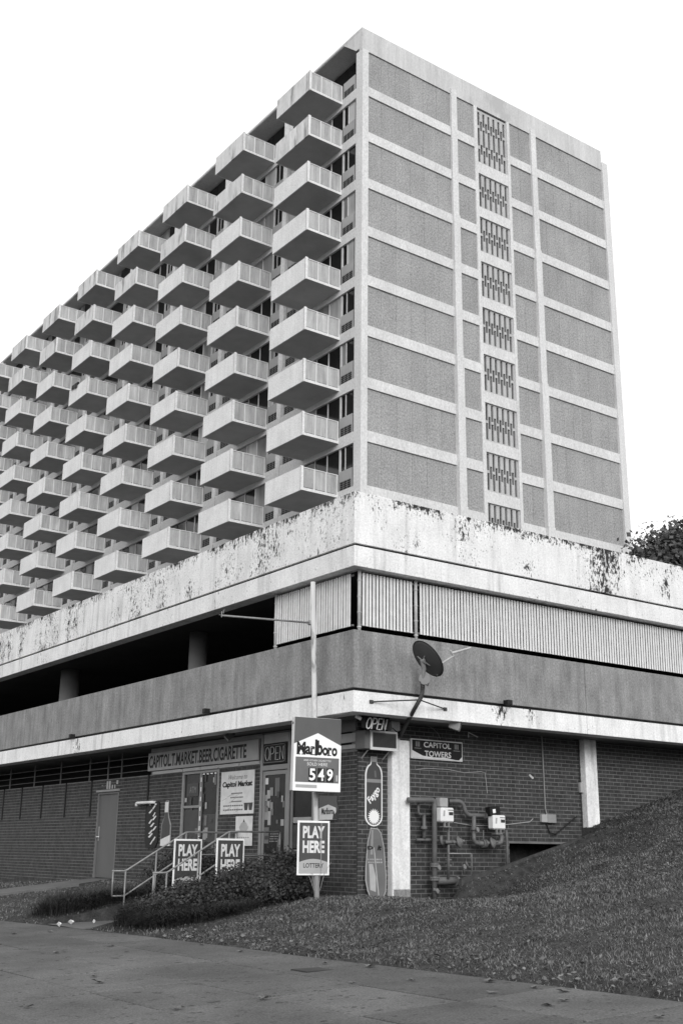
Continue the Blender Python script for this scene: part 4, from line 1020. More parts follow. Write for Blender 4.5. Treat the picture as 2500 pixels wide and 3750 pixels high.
# bottle shaped soda sign
x0, zt = PR(1362, 2771, .985); _, zb1 = PR(1365, 3026, .985); xl, _ = PR(1336, 2950, .985); xr, _ = PR(1399, 2950, .985)
cx = (xl+xr)/2; hw = (xr-xl)/2; hh = zt-zb1
def bottle(hw, hh, neck=.32, n=8):
    R = [(neck*hw*1.05, hh), (neck*hw*1.05, hh*.925), (neck*hw*1.15, hh*.90)]
    R += [(hw*(.40+.60*math.sin(math.pi/2*i/n)), hh*(.885-.17*(1-math.cos(math.pi/2*i/n))-.0)) for i in range(1, n+1)]
    R += [(hw, hh*.14)]+[(hw*math.cos(math.pi/2*i/n), hh*.14*(1-math.sin(math.pi/2*i/n))) for i in range(1, n+1)]
    return R
half = bottle(hw, hh); poly = half+[(-x, z) for x, z in half[::-1][1:]]
poly = [p for i, p in enumerate(poly) if i == 0 or (abs(p[0]-poly[i-1][0])+abs(p[1]-poly[i-1][1])) > 1e-5]
fy = thing('bottle_sign', (cx, YR, zb1), 'tall soda bottle cut-out sign with white outline and sunburst on corner brick', 'sign')
Mb = frame((cx, YR-.02, zb1), (1, 0, 0))
q = MB(Mb); q.prism(poly[::-1], -.015, .0); q.build('board', M['white'], fy)
ins = [(x*.86, hh*.5+(z-hh*.5)*.965) for x, z in poly]
q = MB(Mb); q.prism(ins[::-1], .0, .003); q.build('bottle_face', M['red'], fy)
q = MB(Mb); q.box(-hw*.34, hw*.34, hh*.925, hh*.995, .003, .006); q.build('cap', M['midgrey'], fy)
q = MB(Mb); q.box(-hw*.85, hw*.85, hh*.625, hh*.675, .003, .005); q.build('label_band', M['midgrey'], fy)
q = MB(Mb); q.prism([(hw*.05, hh*.70), (hw*.3, hh*.70), (hw*.2, hh*.80), (hw*.05, hh*.80)], .003, .005); q.build('gleam', M['grey'], fy)
text('lettering', 'Faygo', M['white'], fy, Mb @ Matrix.Translation((-.0, hh*.44, .004)), .16, .33, .15, .03, rot=math.radians(48))
star = []
for i in range(40):
    a = 2*math.pi*i/40; r = hw*(.74 if i % 2 else .50); star.append((r*math.cos(a), hh*.135+r*math.sin(a)))
q = MB(Mb); q.prism(star, .003, .006); q.build('sunburst', M['white'], fy)
# tapered board below
xl, _ = PR(1339, 3210, .90); xr, _ = PR(1416, 3200, .90); _, zt = PR(1375, 3030, .90); cx = (xl+xr)/2; hw = (xr-xl)/2
zb1 = -.78; hh = zt-zb1
db = thing('drink_board', (cx, .9, zb1), 'scuffed tapered drink board leaning on the ground beside the white column', 'sign')
Mb = frame((cx, .88, zb1), (1, 0, 0), (0, .09, 1))
poly = [(-hw*.60, .0), (hw*.55, .0), (hw*.88, hh*.10), (hw*1.0, hh*.32), (hw*.95, hh*.72), (hw*.72, hh*.93), (hw*.45, hh*.99), (-hw*.25, hh*1.0), (-hw*.62, hh*.80), (-hw*.92, hh*.45), (-hw*1.0, hh*.26), (-hw*.86, hh*.12)]
q = MB(Mb); q.prism(poly, -.015, .0); q.build('board', M['lightgrey'], db)
ins = [(x*.92, hh*.5+(z-hh*.5)*.975) for x, z in poly]
q = MB(Mb); q.prism(ins, .0, .003); q.build('print', M['grey'], db)
q = MB(Mb); q.prism([(-hw*.62, .13*hh), (-hw*.1, .10*hh), (-hw*.02, .30*hh), (-hw*.25, .49*hh), (-hw*.62, .49*hh)], .003, .005); q.build('pale_shape', M['lightgrey'], db)
q = MB(Mb); q.prism([(-hw*.45, .62*hh), (-hw*.2, .62*hh), (-hw*.05, .97*hh), (-hw*.2, .97*hh)], .003, .005); q.build('pale_shape', M['midgrey'], db)
q = MB(Mb); q.prism([(hw*.1, .05*hh), (hw*.2, .05*hh), (-hw*.02, .72*hh), (-hw*.1, .72*hh)], .003, .005); q.build('pale_streak', M['lightgrey'], db)
text('lettering', 'D', M['black'], db, Mb @ Matrix.Translation((-hw*.42, hh*.715, .005)), .062, .12, 0, .05)
text('lettering', 'it', M['black'], db, Mb @ Matrix.Translation((hw*.45, hh*.715, .005)), .085, .10, .3, .05)
q = MB(Mb)
for r_ in range(2):
    for c in range(7): q.box(-hw*.7+c*hw*.2, -hw*.7+c*hw*.2+hw*random.uniform(.08, .15), hh*(.50+.04*r_), hh*(.522+.04*r_), .005, .007)
q.build('small_print', M['lightgrey'], db)
# CAPITOL TOWERS sign
xa, zt = PR(1505, 2702, .95); xb, zb1 = PR(1694, 2790, .95); _, ztr = PR(1694, 2712, .95); _, zbl = PR(1505, 2778, .95)
w = xb-xa; h = .36; cz = (zt+zbl)/2
Mc = frame(((xa+xb)/2, .95, cz), (1, 0, 0))
cs = board('wall_sign', ((xa+xb)/2, YR, cz-h/2), 'black tower name sign with worn white rim on the brick', 'sign', Mc, w, h, .06, 'black', 'offwhite', .022)
text('lettering', 'CAPITOL', M['offwhite'], cs, Mc @ Matrix.Translation((0, .085, 0)), .10, .66, 0, .018)
text('lettering', 'TOWERS', M['offwhite'], cs, Mc @ Matrix.Translation((.01, -.075, 0)), .105, .64, 0, .018)
for u in (-.47, .47):
    q = MB(Mc)
    for k in range(3): q.box(u-.05+k*.036, u-.03+k*.036, .04, .13, .0, .003)
    q.box(u-.08, u+.08, .005, .016, .0, .003); q.build('tower_emblem', M['midgrey'], cs)
q = MB(Mc); q.prism([(-w/2+.02, -h/2+.02), (.45, -h/2+.02), (.2, -h/2+.05), (-.1, -h/2+.045), (-.35, -h/2+.06), (-w/2+.10, -h/2+.12), (-w/2+.02, -.03)], .0, .003); q.build('bare_patch', M['offwhite'], cs)
q = MB(Mc); q.prism([(w/2-.10, -h/2+.02), (w/2-.02, -h/2+.02), (w/2-.02, -h/2+.09)], .0, .003); q.build('bare_patch', M['offwhite'], cs)
# posters by the shop window
def polyboard(name, label, cat, c4, t, material, off):
    ys2 = [PL(*p)[0] for p in c4]; zs2 = [PL(*p)[1] for p in c4]; y0, y1, z0, z1 = min(ys2), max(ys2), min(zs2), max(zs2)
    s = thing(name, (XL, (y0+y1)/2, z0), label, cat); q = MB(); q.bbox(XL-off-t, XL-off, y0, y1, z0, z1, .003); q.build('sheet', M[material], s)
    return s, FL((y0+y1)/2, (z0+z1)/2, off+t), y1-y0, z1-z0
s, Mw, w, h = polyboard('welcome_poster', 'pale welcome poster naming the market, on brick by the shop door', 'poster', ((814, 2829), (930, 2979)), .012, 'wood', .004)
text('lettering', 'Welcome to', M['grey'], s, Mw @ Matrix.Translation((.02, h*.36, 0)), h*.11, w*.56, .35, .0)
text('lettering', 'Capitol Market', M['black'], s, Mw @ Matrix.Translation((0, h*.18, 0)), h*.17, w*.90, .1, .05)
for k in range(5):
    q = MB(Mw); ww = (.28, .32, .26, .5, .5)[k]*w
    for j in range(9):
        u = -ww+2*ww*j/9; q.box(u*.6-(.1*w if k > 2 else 0), u*.6+ww*.10-(.1*w if k > 2 else 0), -h*(.02+.095*k)-.012, -h*(.02+.095*k)+.014, .0, .002)
    q.build('small_print', M['grey'], s)
for u in (.24, .37): q = MB(Mw); q.prism([(w*u, -h*.42), (w*(u+.085), -h*.42), (w*(u+.11), -h*.25), (w*(u-.02), -h*.25)], .0, .002); q.build('cup_print', M['darkgrey'], s)
q = MB(Mw)
for k in range(14):
    u = -.48*w+rng.random()*.5*w; v = -.45*h+rng.random()*.45*h
    q.prism([(u, v), (u+.12*w, v+.05*h), (u+.12*w, v+.062*h), (u, v+.010*h)], .0, .0015)
q.build('swirl_print', M['lightgrey'], s)
s, Mw, w, h = polyboard('fruit_poster', 'white poster with a round fruit drawing under the welcome poster', 'poster', ((868, 2990), (926, 3098)), .01, 'wood', .018)
q = MB(Mw); q.prism([(w*.27*math.cos(a)*(.8 if math.sin(a) > .3 else 1), h*.14+h*.17*math.sin(a)) for a in [2*math.pi*i/20 for i in range(20)]], .0, .002); q.build('fruit_print', M['lightgrey'], s)
q = MB(Mw); q.prism([(-w*.05, h*.30), (w*.06, h*.30), (0, h*.40)], .002, .004); q.build('fruit_tip', M['darkgrey'], s)
q = MB(Mw)
for k in range(6): q.box(-w*.35+k*w*.12, -w*.35+k*w*.12+w*.07, -h*.24, -h*.20, .0, .002)
q.build('small_print', M['midgrey'], s)
# ATM sign and light string in the shop window
at = thing('atm_sign', (XL, 6.98, 1.2), 'dim dark atm sign inside the left shop window pane', 'sign')
q = MB(); q.box(XL+.010, XL+.028, 6.72, 7.22, 1.10, 1.38); q.build('board', M['darkgrey'], at)
text('lettering', 'ATM', M['midgrey'], at, FL(6.95, 1.24, -.009), .13, .30, .1, .0)
ls = thing('light_string', (XL, 6.55, .0), 'dashed string of small white lights around the shop window', 'lights')
for k in range(4): q = MB(); y = 6.48-k*.165; q.box(XL-.012, XL+.0, y-.045, y+.03, 1.535, 1.56); q.build('bulb', M['white'], ls)
for k in range(8): q = MB(); z = 1.44-k*.20; q.box(XL-.016, XL-.011, 6.545, 6.575, z-.05, z+.04); q.build('bulb', M['white'], ls)
# signs left of the window
y0, zt = PL(542, 2937); y1, zb1 = PL(580, 3105); y0, y1 = min(y0, y1), max(y0, y1)
cn = thing('can_sign', (XL, (y0+y1)/2, zb1), 'black can shaped drink sign with pale scrawl left of the shop window', 'sign')
w, h = y1-y0, zt-zb1; Mk = FL((y0+y1)/2, (zt+zb1)/2, .03)
q = MB(Mk); q.prism([(-w*.32, -h/2), (w*.32, -h/2), (w*.5, -h*.36), (w*.5, h*.44), (w*.4, h/2), (-w*.4, h/2), (-w*.5, h*.44), (-w*.5, -h*.36)], -.02, .0); q.build('board', M['black'], cn)
for k in range(11):
    q = MB(Mk); v = -h*.42+k*h*.075; u = w*(.05+.18*math.sin(k*1.9)); d = w*random.uniform(.10, .2)
    q.prism([(u-d, v), (u-d*.3, v-.012), (u+d*1.1, v+h*.075), (u+d*.5, v+h*.085)], .0, .003); q.build('scrawl', M['offwhite'], cn)
for u in (-.22, .22): q = MB(Mk); q.box(w*u-.04, w*u+.04, h*.42, h*.455, .0, .003); q.build('scrawl', M['offwhite'], cn)
y0, zt = PL(617, 2932); ya, zb1 = PL(591, 3098); yb_, _ = PL(629, 3050)
w = abs(ya-yb_); h = zt-zb1; cy = (ya+yb_)/2; Mk = FL(cy, zb1, .03)
b2 = thing('beer_sign', (XL, cy, zb1), 'beer bottle cut-out sign with white neck beside the shop window', 'sign')
half = [(w*.14, h), (w*.15, h*.74), (w*.24, h*.62), (w*.48, h*.46), (w*.50, h*.0)]; poly = half+[(-x, z) for x, z in half[::-1]]
q = MB(Mk); q.prism(poly[::-1], -.02, .0); q.build('board', M['midgrey'], b2)
q = MB(Mk); q.prism([(x*.86, z*.98+.005) for x, z in poly][::-1], .0, .003); q.build('bottle_face', M['darkgrey'], b2)
q = MB(Mk); q.box(-w*.17, w*.17, h*.74, h*.97, .003, .006); q.build('neck_foil', M['offwhite'], b2)
q = MB(Mk); q.prism([(-w*.48, 0), (w*.48, 0), (w*.48, h*.24), (-w*.48, h*.14)], .003, .006); q.build('label', M['offwhite'], b2)
wp = MB(); y, z = PL(515, 2945); y2, z2 = PL(570, 2942)
wp.tube(roundpath([(XL-.10, y, z-.05), (XL-.10, y, z+.02), (XL-.10, y2, z2+.02), (XL+.02, y2-.02, z2+.02)], .06), .035, 10)
wp.build('drain_pipe', M['offwhite'], smooth=True, label='short white elbow pipe sticking out above the can sign', category='pipe')
# small torn cigarette sign on brick
xx_ = XL-.02; y0, zt = PL(1172, 2955); y1, zb1 = PL(1238, 3003)
sm = thing('torn_sign', (XL, (y0+y1)/2, zb1), 'small torn dark cigarette sign on brick right of the pole', 'sign')
w, h = abs(y0-y1)*1.05, .44; Mk = FL((y0+y1)/2, zb1+h/2, .02)
q = MB(Mk); q.prism([(-w/2, -h/2), (w*.46, -h/2), (w*.5, -h*.05), (w*.42, h*.22), (w*.46, h*.44), (-w/2, h/2)], -.015, .0); q.build('board', M['brown'], sm)
q = MB(Mk); q.prism([(-w/2+.01, -h/2+.01), (w*.44, -h/2+.01), (w*.40, -h*.02), (w*.0, h*.12), (-w/2+.01, -h*.02)], .0, .003); q.build('white_panel', M['offwhite'], sm)
text('lettering', 'Marlboro', M['darkgrey'], sm, Mk @ Matrix.Translation((-.02, -h*.14, .003)), h*.26, w*.62, 0, .03)
q = MB(Mk); q.prism([(w*.24, -h*.47), (w*.46, -h*.47), (w*.48, -h*.1), (w*.36, -h*.28), (w*.30, -h*.12)], .003, .006); q.build('torn_patch', M['darkgrey'], sm)

# ------------------------------------------------------------------ satellite dish on the right face
D0 = on(1467, 2690, 'y', .80); D1 = on(1520, 2590, 'y', -.28); D2 = on(1546, 2545, 'y', -.34); D3 = on(1546, 2500, 'y', -.36)
ds = thing('satellite_dish', tuple(D0), 'dark satellite dish on a bent mast braced to the white band', 'satellite dish')
m = MB(); m.tube(roundpath([tuple(D0), tuple(D1), tuple(D2), tuple(D3)], .12), .036, 12); m.build('mast', M['rust'], ds, smooth=True)
m = MB(); m.disc((D0[0], D0[1]+.03, D0[2]), (0, 1, 0), .07, .02, 12); m.build('foot', M['rust'], ds)
for (px, py) in ((1358, 2570), (1628, 2597)):
    E_ = on(px, py, 'y', 0.0); m = MB(); m.tube([tuple(D1+(D2-D1)*.6), (E_[0], -.01, E_[2])], .012, 8); m.build('brace', M['rust'], ds)
    m = MB(); m.bbox(E_[0]-.04, E_[0]+.04, -.02, .0, E_[2]-.03, E_[2]+.03, .004); m.build('brace_foot', M['rust'], ds)
dc = Vector(on(1566, 2412, 'y', -.50)); 
tocam = (Vector(EYE)-dc).normalized(); rgt = Vector(RX); upv = Vector((0, 0, 1))
axis = (tocam*.30+rgt*.75+upv*.62).normalized()      # the bowl faces up and to the right, its back is seen
axis = (-tocam*.44+rgt*.66+upv*.56).normalized()
u_ = axis.cross(Vector((0, 0, 1))).normalized(); v_ = u_.cross(axis).normalized()
DV = []; DF = []; NR, NS = 7, 32
for side in (0, 1):
    for i in range(NR+1):
        r = i/NR
        for j in range(NS):
            a = 2*math.pi*j/NS; P = dc+u_*(.31*r*math.cos(a))+v_*(.355*r*math.sin(a))+axis*(.065*(r*r-1)+(.008 if side else 0)); DV.append(tuple(P))
o_ = (NR+1)*NS
for i in range(NR):
    for j in range(NS):
        a, b, c, d = i*NS+j, i*NS+(j+1) % NS, (i+1)*NS+(j+1) % NS, (i+1)*NS+j
        DF += [(a, b, c, d), (o_+d, o_+c, o_+b, o_+a)]
for j in range(NS): DF.append((NR*NS+j, NR*NS+(j+1) % NS, o_+NR*NS+(j+1) % NS, o_+NR*NS+j))
m = MB(); m.v = DV; m.f = DF; m.build('bowl', M['dish'], ds, smooth=True)
rimp = [tuple(dc+u_*(.313*math.cos(2*math.pi*j/40))+v_*(.358*math.sin(2*math.pi*j/40))) for j in range(41)]
m = MB(); m.tube(rimp, .007, 6); m.build('rim', M['black'], ds)
bk = Vector(on(1546, 2420, 'y', -.44)); b2_ = Vector(on(1551, 2450, 'y', -.42)); b3_ = Vector(on(1553, 2487, 'y', -.40))
m = MB(); m.tube([dc-axis*.070, bk, b2_, Vector(D3)], [.05, .045, .04, .03], 8); m.build('bracket', M['dishgrey'], ds)
m = MB(); m.disc(tuple(b3_), tuple(tocam+Vector((.1, 0, .2))), .098, .045, 24); m.build('round_cap', M['dishgrey'], ds)
m = MB()
for k, (du, dv) in enumerate(((-.07, .06), (.07, .05), (.06, -.09))): m.tube([bk, bk+u_*du*1.4+v_*dv*1.4+axis*.03], .012, 6)
m.build('bracket_arm', M['dishgrey'], ds)
ar = [tuple(dc-v_*.32+axis*.0), tuple(Vector(on(1640, 2415, 'y', -.75))), tuple(Vector(on(1662, 2402, 'y', -.85)))]
a0 = Vector(on(1612, 2432, 'y', -.62)); a1_ = Vector(on(1660, 2402, 'y', -.72)); a2_ = Vector(on(1648, 2382, 'y', -.72)); a3_ = Vector(on(1722, 2372, 'y', -.80))
m = MB(); m.tube([dc+u_*.0-v_*.33, a0, a1_], .019, 8); m.build('feed_arm', M['post_grey'], ds)
m = MB(); m.tube([a1_, a2_], .018, 8); m.tube([a1_+(a2_-a1_)*.5, a3_], [.024, .016], 8); m.build('feed_horn', M['post_grey'], ds)
m = MB(); cb = [tuple(b3_+Vector((-.09, 0, -.05))), tuple(b3_+Vector((-.09, -.02, -.14))), tuple(b3_+Vector((-.02, -.03, -.17))), tuple(Vector(D3)+Vector((.01, -.03, .05)))]
m.tube(roundpath(cb, .06), .007, 6); m.tube(roundpath([tuple(b3_+Vector((.09, 0, -.06))), tuple(b3_+Vector((.05, -.03, -.13))), tuple(Vector(D3)+Vector((-.02, -.03, .04)))], .05), .007, 6); m.build('cable', M['black'], ds)
m = MB(); m.tube(roundpath([tuple(D0+np.array([.0, -.02, .02])), tuple(D0+np.array([-.06, -.06, -.02])), tuple(D0+np.array([-.22, -.03, .10]))], .05), .008, 6); m.build('cable', M['black'], ds)

# ------------------------------------------------------------------ lamps and camera under the soffit
def flood(label, P, face, tilt, size=.2):
    f = thing('flood_light', tuple(P), label, 'flood light', 'flood lights under the soffit')
    c = Vector(P); d = Vector(face).normalized(); s_ = d.cross(Vector((0, 0, 1))).normalized(); u2 = s_.cross(d).normalized()
    Mx = Matrix(((s_.x, u2.x, d.x, c.x), (s_.y, u2.y, d.y, c.y), (s_.z, u2.z, d.z, c.z), (0, 0, 0, 1)))
    q = MB(Mx); w = size/2
    q.add([(-w, -w*.7, .12), (w, -w*.7, .12), (w, w*.7, .12), (-w, w*.7, .12), (-w*.92, -w*.62, -.06), (w*.92, -w*.62, -.06), (w*.92, w*.62, -.06), (-w*.92, w*.62, -.06)], [(0,1,2,3),(7,6,5,4),(4,5,1,0),(5,6,2,1),(6,7,3,2),(7,4,0,3)])
    q.build('housing', M['rust'] if tilt else M['midgrey'], f)
    q = MB(Mx); q.box(-w*.9, w*.9, -w*.6, w*.6, .12, .126); q.build('lens', M['midgrey'] if tilt else M['lightgrey'], f)
    q = MB(); q.tube([tuple(c), (c.x, c.y, LB+.01)], .015, 8); q.build('stem', M['rust'], f)
flood('boxy flood light under the soffit above the tower name sign', on(1660, 2652, 'y', .22), (.55, -.6, -.25), 0, .27)
flood('dark flood light under the soffit above the shop lettering', on(845, 2690, 'x', .4), (-.6, .3, -.7), 1, .2)
P = on(1310, 2626, 'y', .45)
sc2 = thing('security_camera', tuple(P), 'small white security camera hanging at the soffit corner', 'camera')
dd = Vector((.75, -.35, -.45)).normalized()
m = MB(); m.tube([Vector(P)-dd*.045, Vector(P)+dd*.065], .032, 12); m.build('body', M['white'], sc2)
m = MB(); m.disc(Vector(P)+dd*.066, dd, .024, .006, 12); m.build('lens', M['black'], sc2)
m = MB(); m.tube([Vector(P)-dd*.03, Vector(P)+Vector((-.05, .0, .06)), (P[0]-.06, P[1], LB+.01)], .011, 6); m.build('bracket', M['white'], sc2)

# ------------------------------------------------------------------ gas pipes and meters
ZP = lambda x, y, yy=.74: tuple(on(1480+x*.3189, 2880+y*.3189, 'y', yy))
gp = thing('gas_pipework', ZP(345, 1320), 'grey gas pipes with flanges climbing the brick beside the column', 'pipes')
def pipe(name, pts, r, yy=.74, rad=.09, n=12, mt='pipe'):
    q = MB(); q.tube(roundpath([ZP(*p, yy) for p in pts], rad), r, n); q.build(name, M[mt], gp, smooth=True)
pipe('riser', [(40, 155), (345, 155), (345, 1330)], .047)
pipe('header', [(345, 168), (668, 170), (705, 330), (930, 335), (1240, 345)], .038, .80, .14)
pipe('drop', [(795, 340), (795, 650), (890, 655)], .040, .78, .10)
pipe('crossover', [(850, 655), (1110, 650), (1110, 560)], .045, .76)
pipe('riser', [(1165, 500), (1175, 620), (1180, 900)], .026, .76)
pipe('branch', [(158, 170), (160, 318), (330, 318)], .024, .86, .05)
pipe('branch', [(225, 325), (225, 605)], .034, .86); pipe('branch', [(140, 612), (310, 612), (520, 640)], .024, .86, .05)
pipe('meter_riser', [(505, 480), (505, 1060)], .024, .72)
pipe('vent_line', [(503, 770), (770, 772), (775, 1010)], .013, .70, .03, 8, 'galv')
pipe('branch', [(420, 560), (420, 660), (500, 665)], .030, .80, .06); pipe('branch', [(560, 640), (470, 640)], .030, .68)
pipe('branch', [(905, 500), (905, 640)], .012, .74, .03, 8); pipe('branch', [(700, 860), (735, 930), (780, 935)], .018, .80, .04, 8); pipe('branch', [(680, 900), (685, 1000)], .022, .82, .04, 8)
pipe('stub', [(330, 1180), (400, 1210)], .030, .70); pipe('riser', [(1100, 560), (1100, 700)], .034, .78)
pipe('main', [(360, 1080), (600, 1085)], .068, .80)
for (x, y, r, ax, t) in ((345, 890, .085, (0,0,1), .03), (345, 915, .085, (0,0,1), .03), (345, 1045, .09, (0,0,1), .03), (345, 1070, .09, (0,0,1), .03), (505, 840, .06, (0,0,1), .025), (505, 905, .06, (0,0,1), .025), (600, 1085, .085, (1,0,0), .04), (900, 655, .075, (1,0,0), .03), (925, 655, .075, (1,0,0), .03), (225, 470, .055, (0,0,1), .05), (505, 640, .045, (0,0,1), .06), (795, 480, .06, (0,0,1), .06), (930, 335, .055, (1,0,0), .03)):
    q = MB(); q.disc(ZP(x, y, .74 if x == 345 else .76), ax, r, t, 14); q.build('flange', M['pipe'], gp)
for (x, y) in ((400, 930), (380, 1200), (690, 920), (840, 495)):
    q = MB(); c = Vector(ZP(x, y, .66)); q.disc(c, (.3, -1, .2), .045, .015, 12); q.tube([c, Vector(ZP(x-45 if x < 500 else x-20, y, .74))], .015, 8); q.build('valve_wheel', M['galv'], gp)
def regulator(x, y, yy):
    q = MB(); c = Vector(ZP(x, y, yy)); a = Vector((.55, -.8, .25)).normalized()
    q.tube([c-a*.06, c-a*.02, c-a*.012, c+a*.012, c+a*.02, c+a*.07], [.05, .085, .105, .105, .085, .04], 18); q.tube([c+a*.05, c+a*.11], .022, 10); q.tube([c, c+Vector((-.14, .02, .0))], .03, 10); q.build('regulator', M['pipe'], gp, smooth=True)
regulator(625, 640, .66); regulator(1010, 650, .70)
def meter(label, x0, y0, x1, y1, tx0, ty0, tx1, ty1, topmat, tilt):
    a = on(1480+x0*.3189, 2880+y0*.3189, 'y', .58); b = on(1480+x1*.3189, 2880+y1*.3189, 'y', .58)
    g_ = thing('gas_meter', (float(a[0]+b[0])/2, .62, float(b[2])), label, 'gas meter', 'white gas meters on the pipes')
    w, h = float(b[0]-a[0]), float(a[2]-b[2]); cx, cz = float(a[0]+b[0])/2, float(a[2]+b[2])/2
    Mm = frame((cx, .58, cz), (1, 0, 0))
    q = MB(Mm); q.bbox(-w/2, w/2, -h/2, h/2, -.16, .0, .022); q.build('housing', M['meter'], g_)
    q = MB(Mm); q.box(w*.08, w*.40, -h*.02, h*.20, .0, .004); q.build('dial_window', M['darkgrey'], g_)
    q = MB(Mm); q.box(w*.02, w*.42, h*.30, h*.36, .0, .003); q.build('badge', M['grey'], g_)
    q = MB(Mm); q.prism([(-w*.36, -h*.1), (-w*.24, -h*.1), (-w*.20, h*.30), (-w*.32, h*.30)], .0, .003); q.build('grip', M['lightgrey'], g_)
    c = on(1480+(tx0+tx1)/2*.3189, 2880+(ty0+ty1)/2*.3189, 'y', .62); w2, h2 = float(on(1480+tx1*.3189, 3000, 'y', .62)[0]-on(1480+tx0*.3189, 3000, 'y', .62)[0]), (ty1-ty0)*.3189*19.9/4142
    Mt = frame(tuple(c), (1, 0, 0)) @ Matrix.Rotation(tilt, 4, 'Z')
    q = MB(Mt); q.bbox(-w2/2, w2/2*.6, -h2/2, h2/2, -.14, .0, .01); q.build('index_box', M[topmat], g_)
    q = MB(Mt); q.bbox(w2/2*.62, w2/2, -h2/2*.96, h2/2*.96, -.14, -.01, .008); q.build('index_side', M['black'], g_)
    if topmat == 'black':
        q = MB(Mt); q.box(-w2*.27, -w2*.0, -h2*.2, h2*.22, .0, .004); q.build('index_label', M['white'], g_)
    q = MB(Mm); q.box(-w*.28, w*.28, -h*.85, -h*.78, -.13, -.02); q.build('bracket_plate', M['galv'], g_)
    q = MB(Mm); q.box(-w*.20, -w*.10, -h*.80, -h*.48, -.06, -.03); q.box(w*.10, w*.20, -h*.80, -h*.48, -.06, -.03); q.build('bracket_leg', M['galv'], g_)
meter('white gas meter nearer the column, with a pale box on top', 422, 240, 575, 412, 413, 132, 525, 235, 'lightgrey', -.02)
meter('white gas meter farther from the column, with a black box on top', 1020, 328, 1168, 495, 985, 228, 1105, 335, 'black', .12)
kbp = [ZP(640, 1062, .3), ZP(1100, 925, .3), ZP(1568, 752, .3), (6.45, .3, .50)]
q = MB()
for a, b in zip(kbp[:-1], kbp[1:]):
    q.add([(a[0], .26, a[2]-.3), (a[0], .335, a[2]-.9), (a[0], .335, a[2]), (a[0], .27, a[2]), (b[0], .26, b[2]-.3), (b[0], .335, b[2]-.9), (b[0], .335, b[2]), (b[0], .27, b[2])], [(0,3,2,1),(4,5,6,7),(3,7,6,2),(0,4,7,3),(1,2,6,5)])
q.build('pit_kerb', M['rust'], label='sloping concrete kerb holding back the soil by the gas pipes', category='kerb')
# junction box, conduit and loose wires on the brick
xa, zt = PR(1982, 2982, .94); xb, zb1 = PR(2033, 3013, .94)
jb = thing('junction_box', ((xa+xb)/2, YR, zb1), 'grey junction box on brick with conduit running up to the soffit', 'junction box')
q = MB(); q.bbox(xa, xb, .93, 1.0, zb1, zt, .008); q.build('box', M['lightgrey'], jb)
q = MB(); q.bbox(xa+(xb-xa)*.38, xb+.004, .918, .931, zb1-.004, zt+.004, .004); q.build('cover', M['midgrey'], jb)
P0, P1 = PR(2000, 2985, .975), PR(1983, 2700, .975)
q = MB(); q.tube([(P0[0], .965, P0[1]), (P0[0]-.03, .975, P0[1]+.12), (P1[0], .98, P1[1]+.1)], .013, 8); q.build('conduit', M['midgrey'], jb)
cpts = [(*PR(1999, 3015, .96),), PR(2012, 3050, .95), PR(2035, 3055, .95), PR(2075, 3020, .95), PR(2110, 2990, .95)]
q = MB(); q.tube([(c[0], .955, c[1]) for c in cpts], .013, 6); q.build('loop_cable', M['black'], jb)
def wire(label, pts, r, mt, y=.985):
    q = MB(); q.tube([(*PR(px, py, y)[:1], y, PR(px, py, y)[1]) for px, py in pts], r, 5); q.build('wire', M[mt], label=label, category='wire', group='loose wires on the brick wall')
wire('pale wire run along the brick just under the tower name sign', [(1522, 2818), (1560, 2814), (1640, 2818), (1700, 2830), (1760, 2826), (1775, 2830), (1783, 2905)], .006, 'lightgrey')
wire('thin drooping wire from the soffit to the top of the tower name sign', [(1555, 2652), (1585, 2668), (1605, 2690), (1611, 2706)], .005, 'midgrey')
wire('white wire stretched between the two gas meters and beyond', [(1660, 3012), (1720, 3022), (1800, 3024), (1870, 3018), (1938, 3010), (1950, 2998)], .008, 'lightgrey')
wire('short white rail stub on the brick below the flood light', [(1714, 2700), (1714, 2682), (1748, 2699)], .010, 'offwhite')
wire('pale paper scrap stuck to the middle of the right brick wall', [(1937, 2838), (1945, 2846), (1950, 2850)], .022, 'offwhite')
q = MB(); xa, zt = PR(2130, 2600, .9); x_, z_ = PR(2128, 2880, .9)
q.bbox(c2a-.10, c2a-.01, .93, 1.0, z_-.12, z_+.08, .008); q.build('switch_box', M['lightgrey'], label='small grey switch box beside the far white column', category='switch box')
q = MB(); q.tube([(c2a-.05, .975, z_-.12), (c2a-.05, .975, .45)], .012, 6); q.tube([(c2a-.05, .975, z_+.08), (c2a-.05, .975, LB)], .012, 6); q.build('conduit', M['rust'], label='thin dark conduit above and below the switch box', category='conduit')

# ------------------------------------------------------------------ fallen leaves and litter
def leaf_mesh(s, seed):
    r = random.Random(seed); V = []; n = 11
    for i in range(n):
        a = 2*math.pi*i/n; rr = s*(1.0 if i % 2 else .55)*(.8+.4*r.random()); V.append((rr*math.cos(a), rr*.8*math.sin(a), .012+.35*s*abs(math.cos(a+seed))*r.random()))
    q = MB(); q.add(V+[(0, 0, .006)], [(i, (i+1) % n, n) for i in range(n)]); me = q.mesh('fallen_leaf'); me.materials.append(M['deadleaf']); return me
LM = [leaf_mesh(.055+.012*(i % 3), i) for i in range(6)]
spots = []
for (px, py) in ((185, 3415), (52, 3422), (405, 3467), (205, 3492), (345, 3578), (362, 3600), (105, 3690), (650, 3697), (965, 3660), (1190, 3530), (740, 3462), (1355, 3543), (1290, 3603), (1505, 3592), (1790, 3598), (1800, 3640), (1955, 3620), (2060, 3635), (2063, 3668), (2005, 3685), (2150, 3628), (2415, 3728), (2215, 3637), (1130, 3490), (880, 3488)):
    d = ray(px, py); t = (-1.16+.04*EYE[0])/(d[2]-.04*d[0]); P = EYE+d*t; spots.append(P)
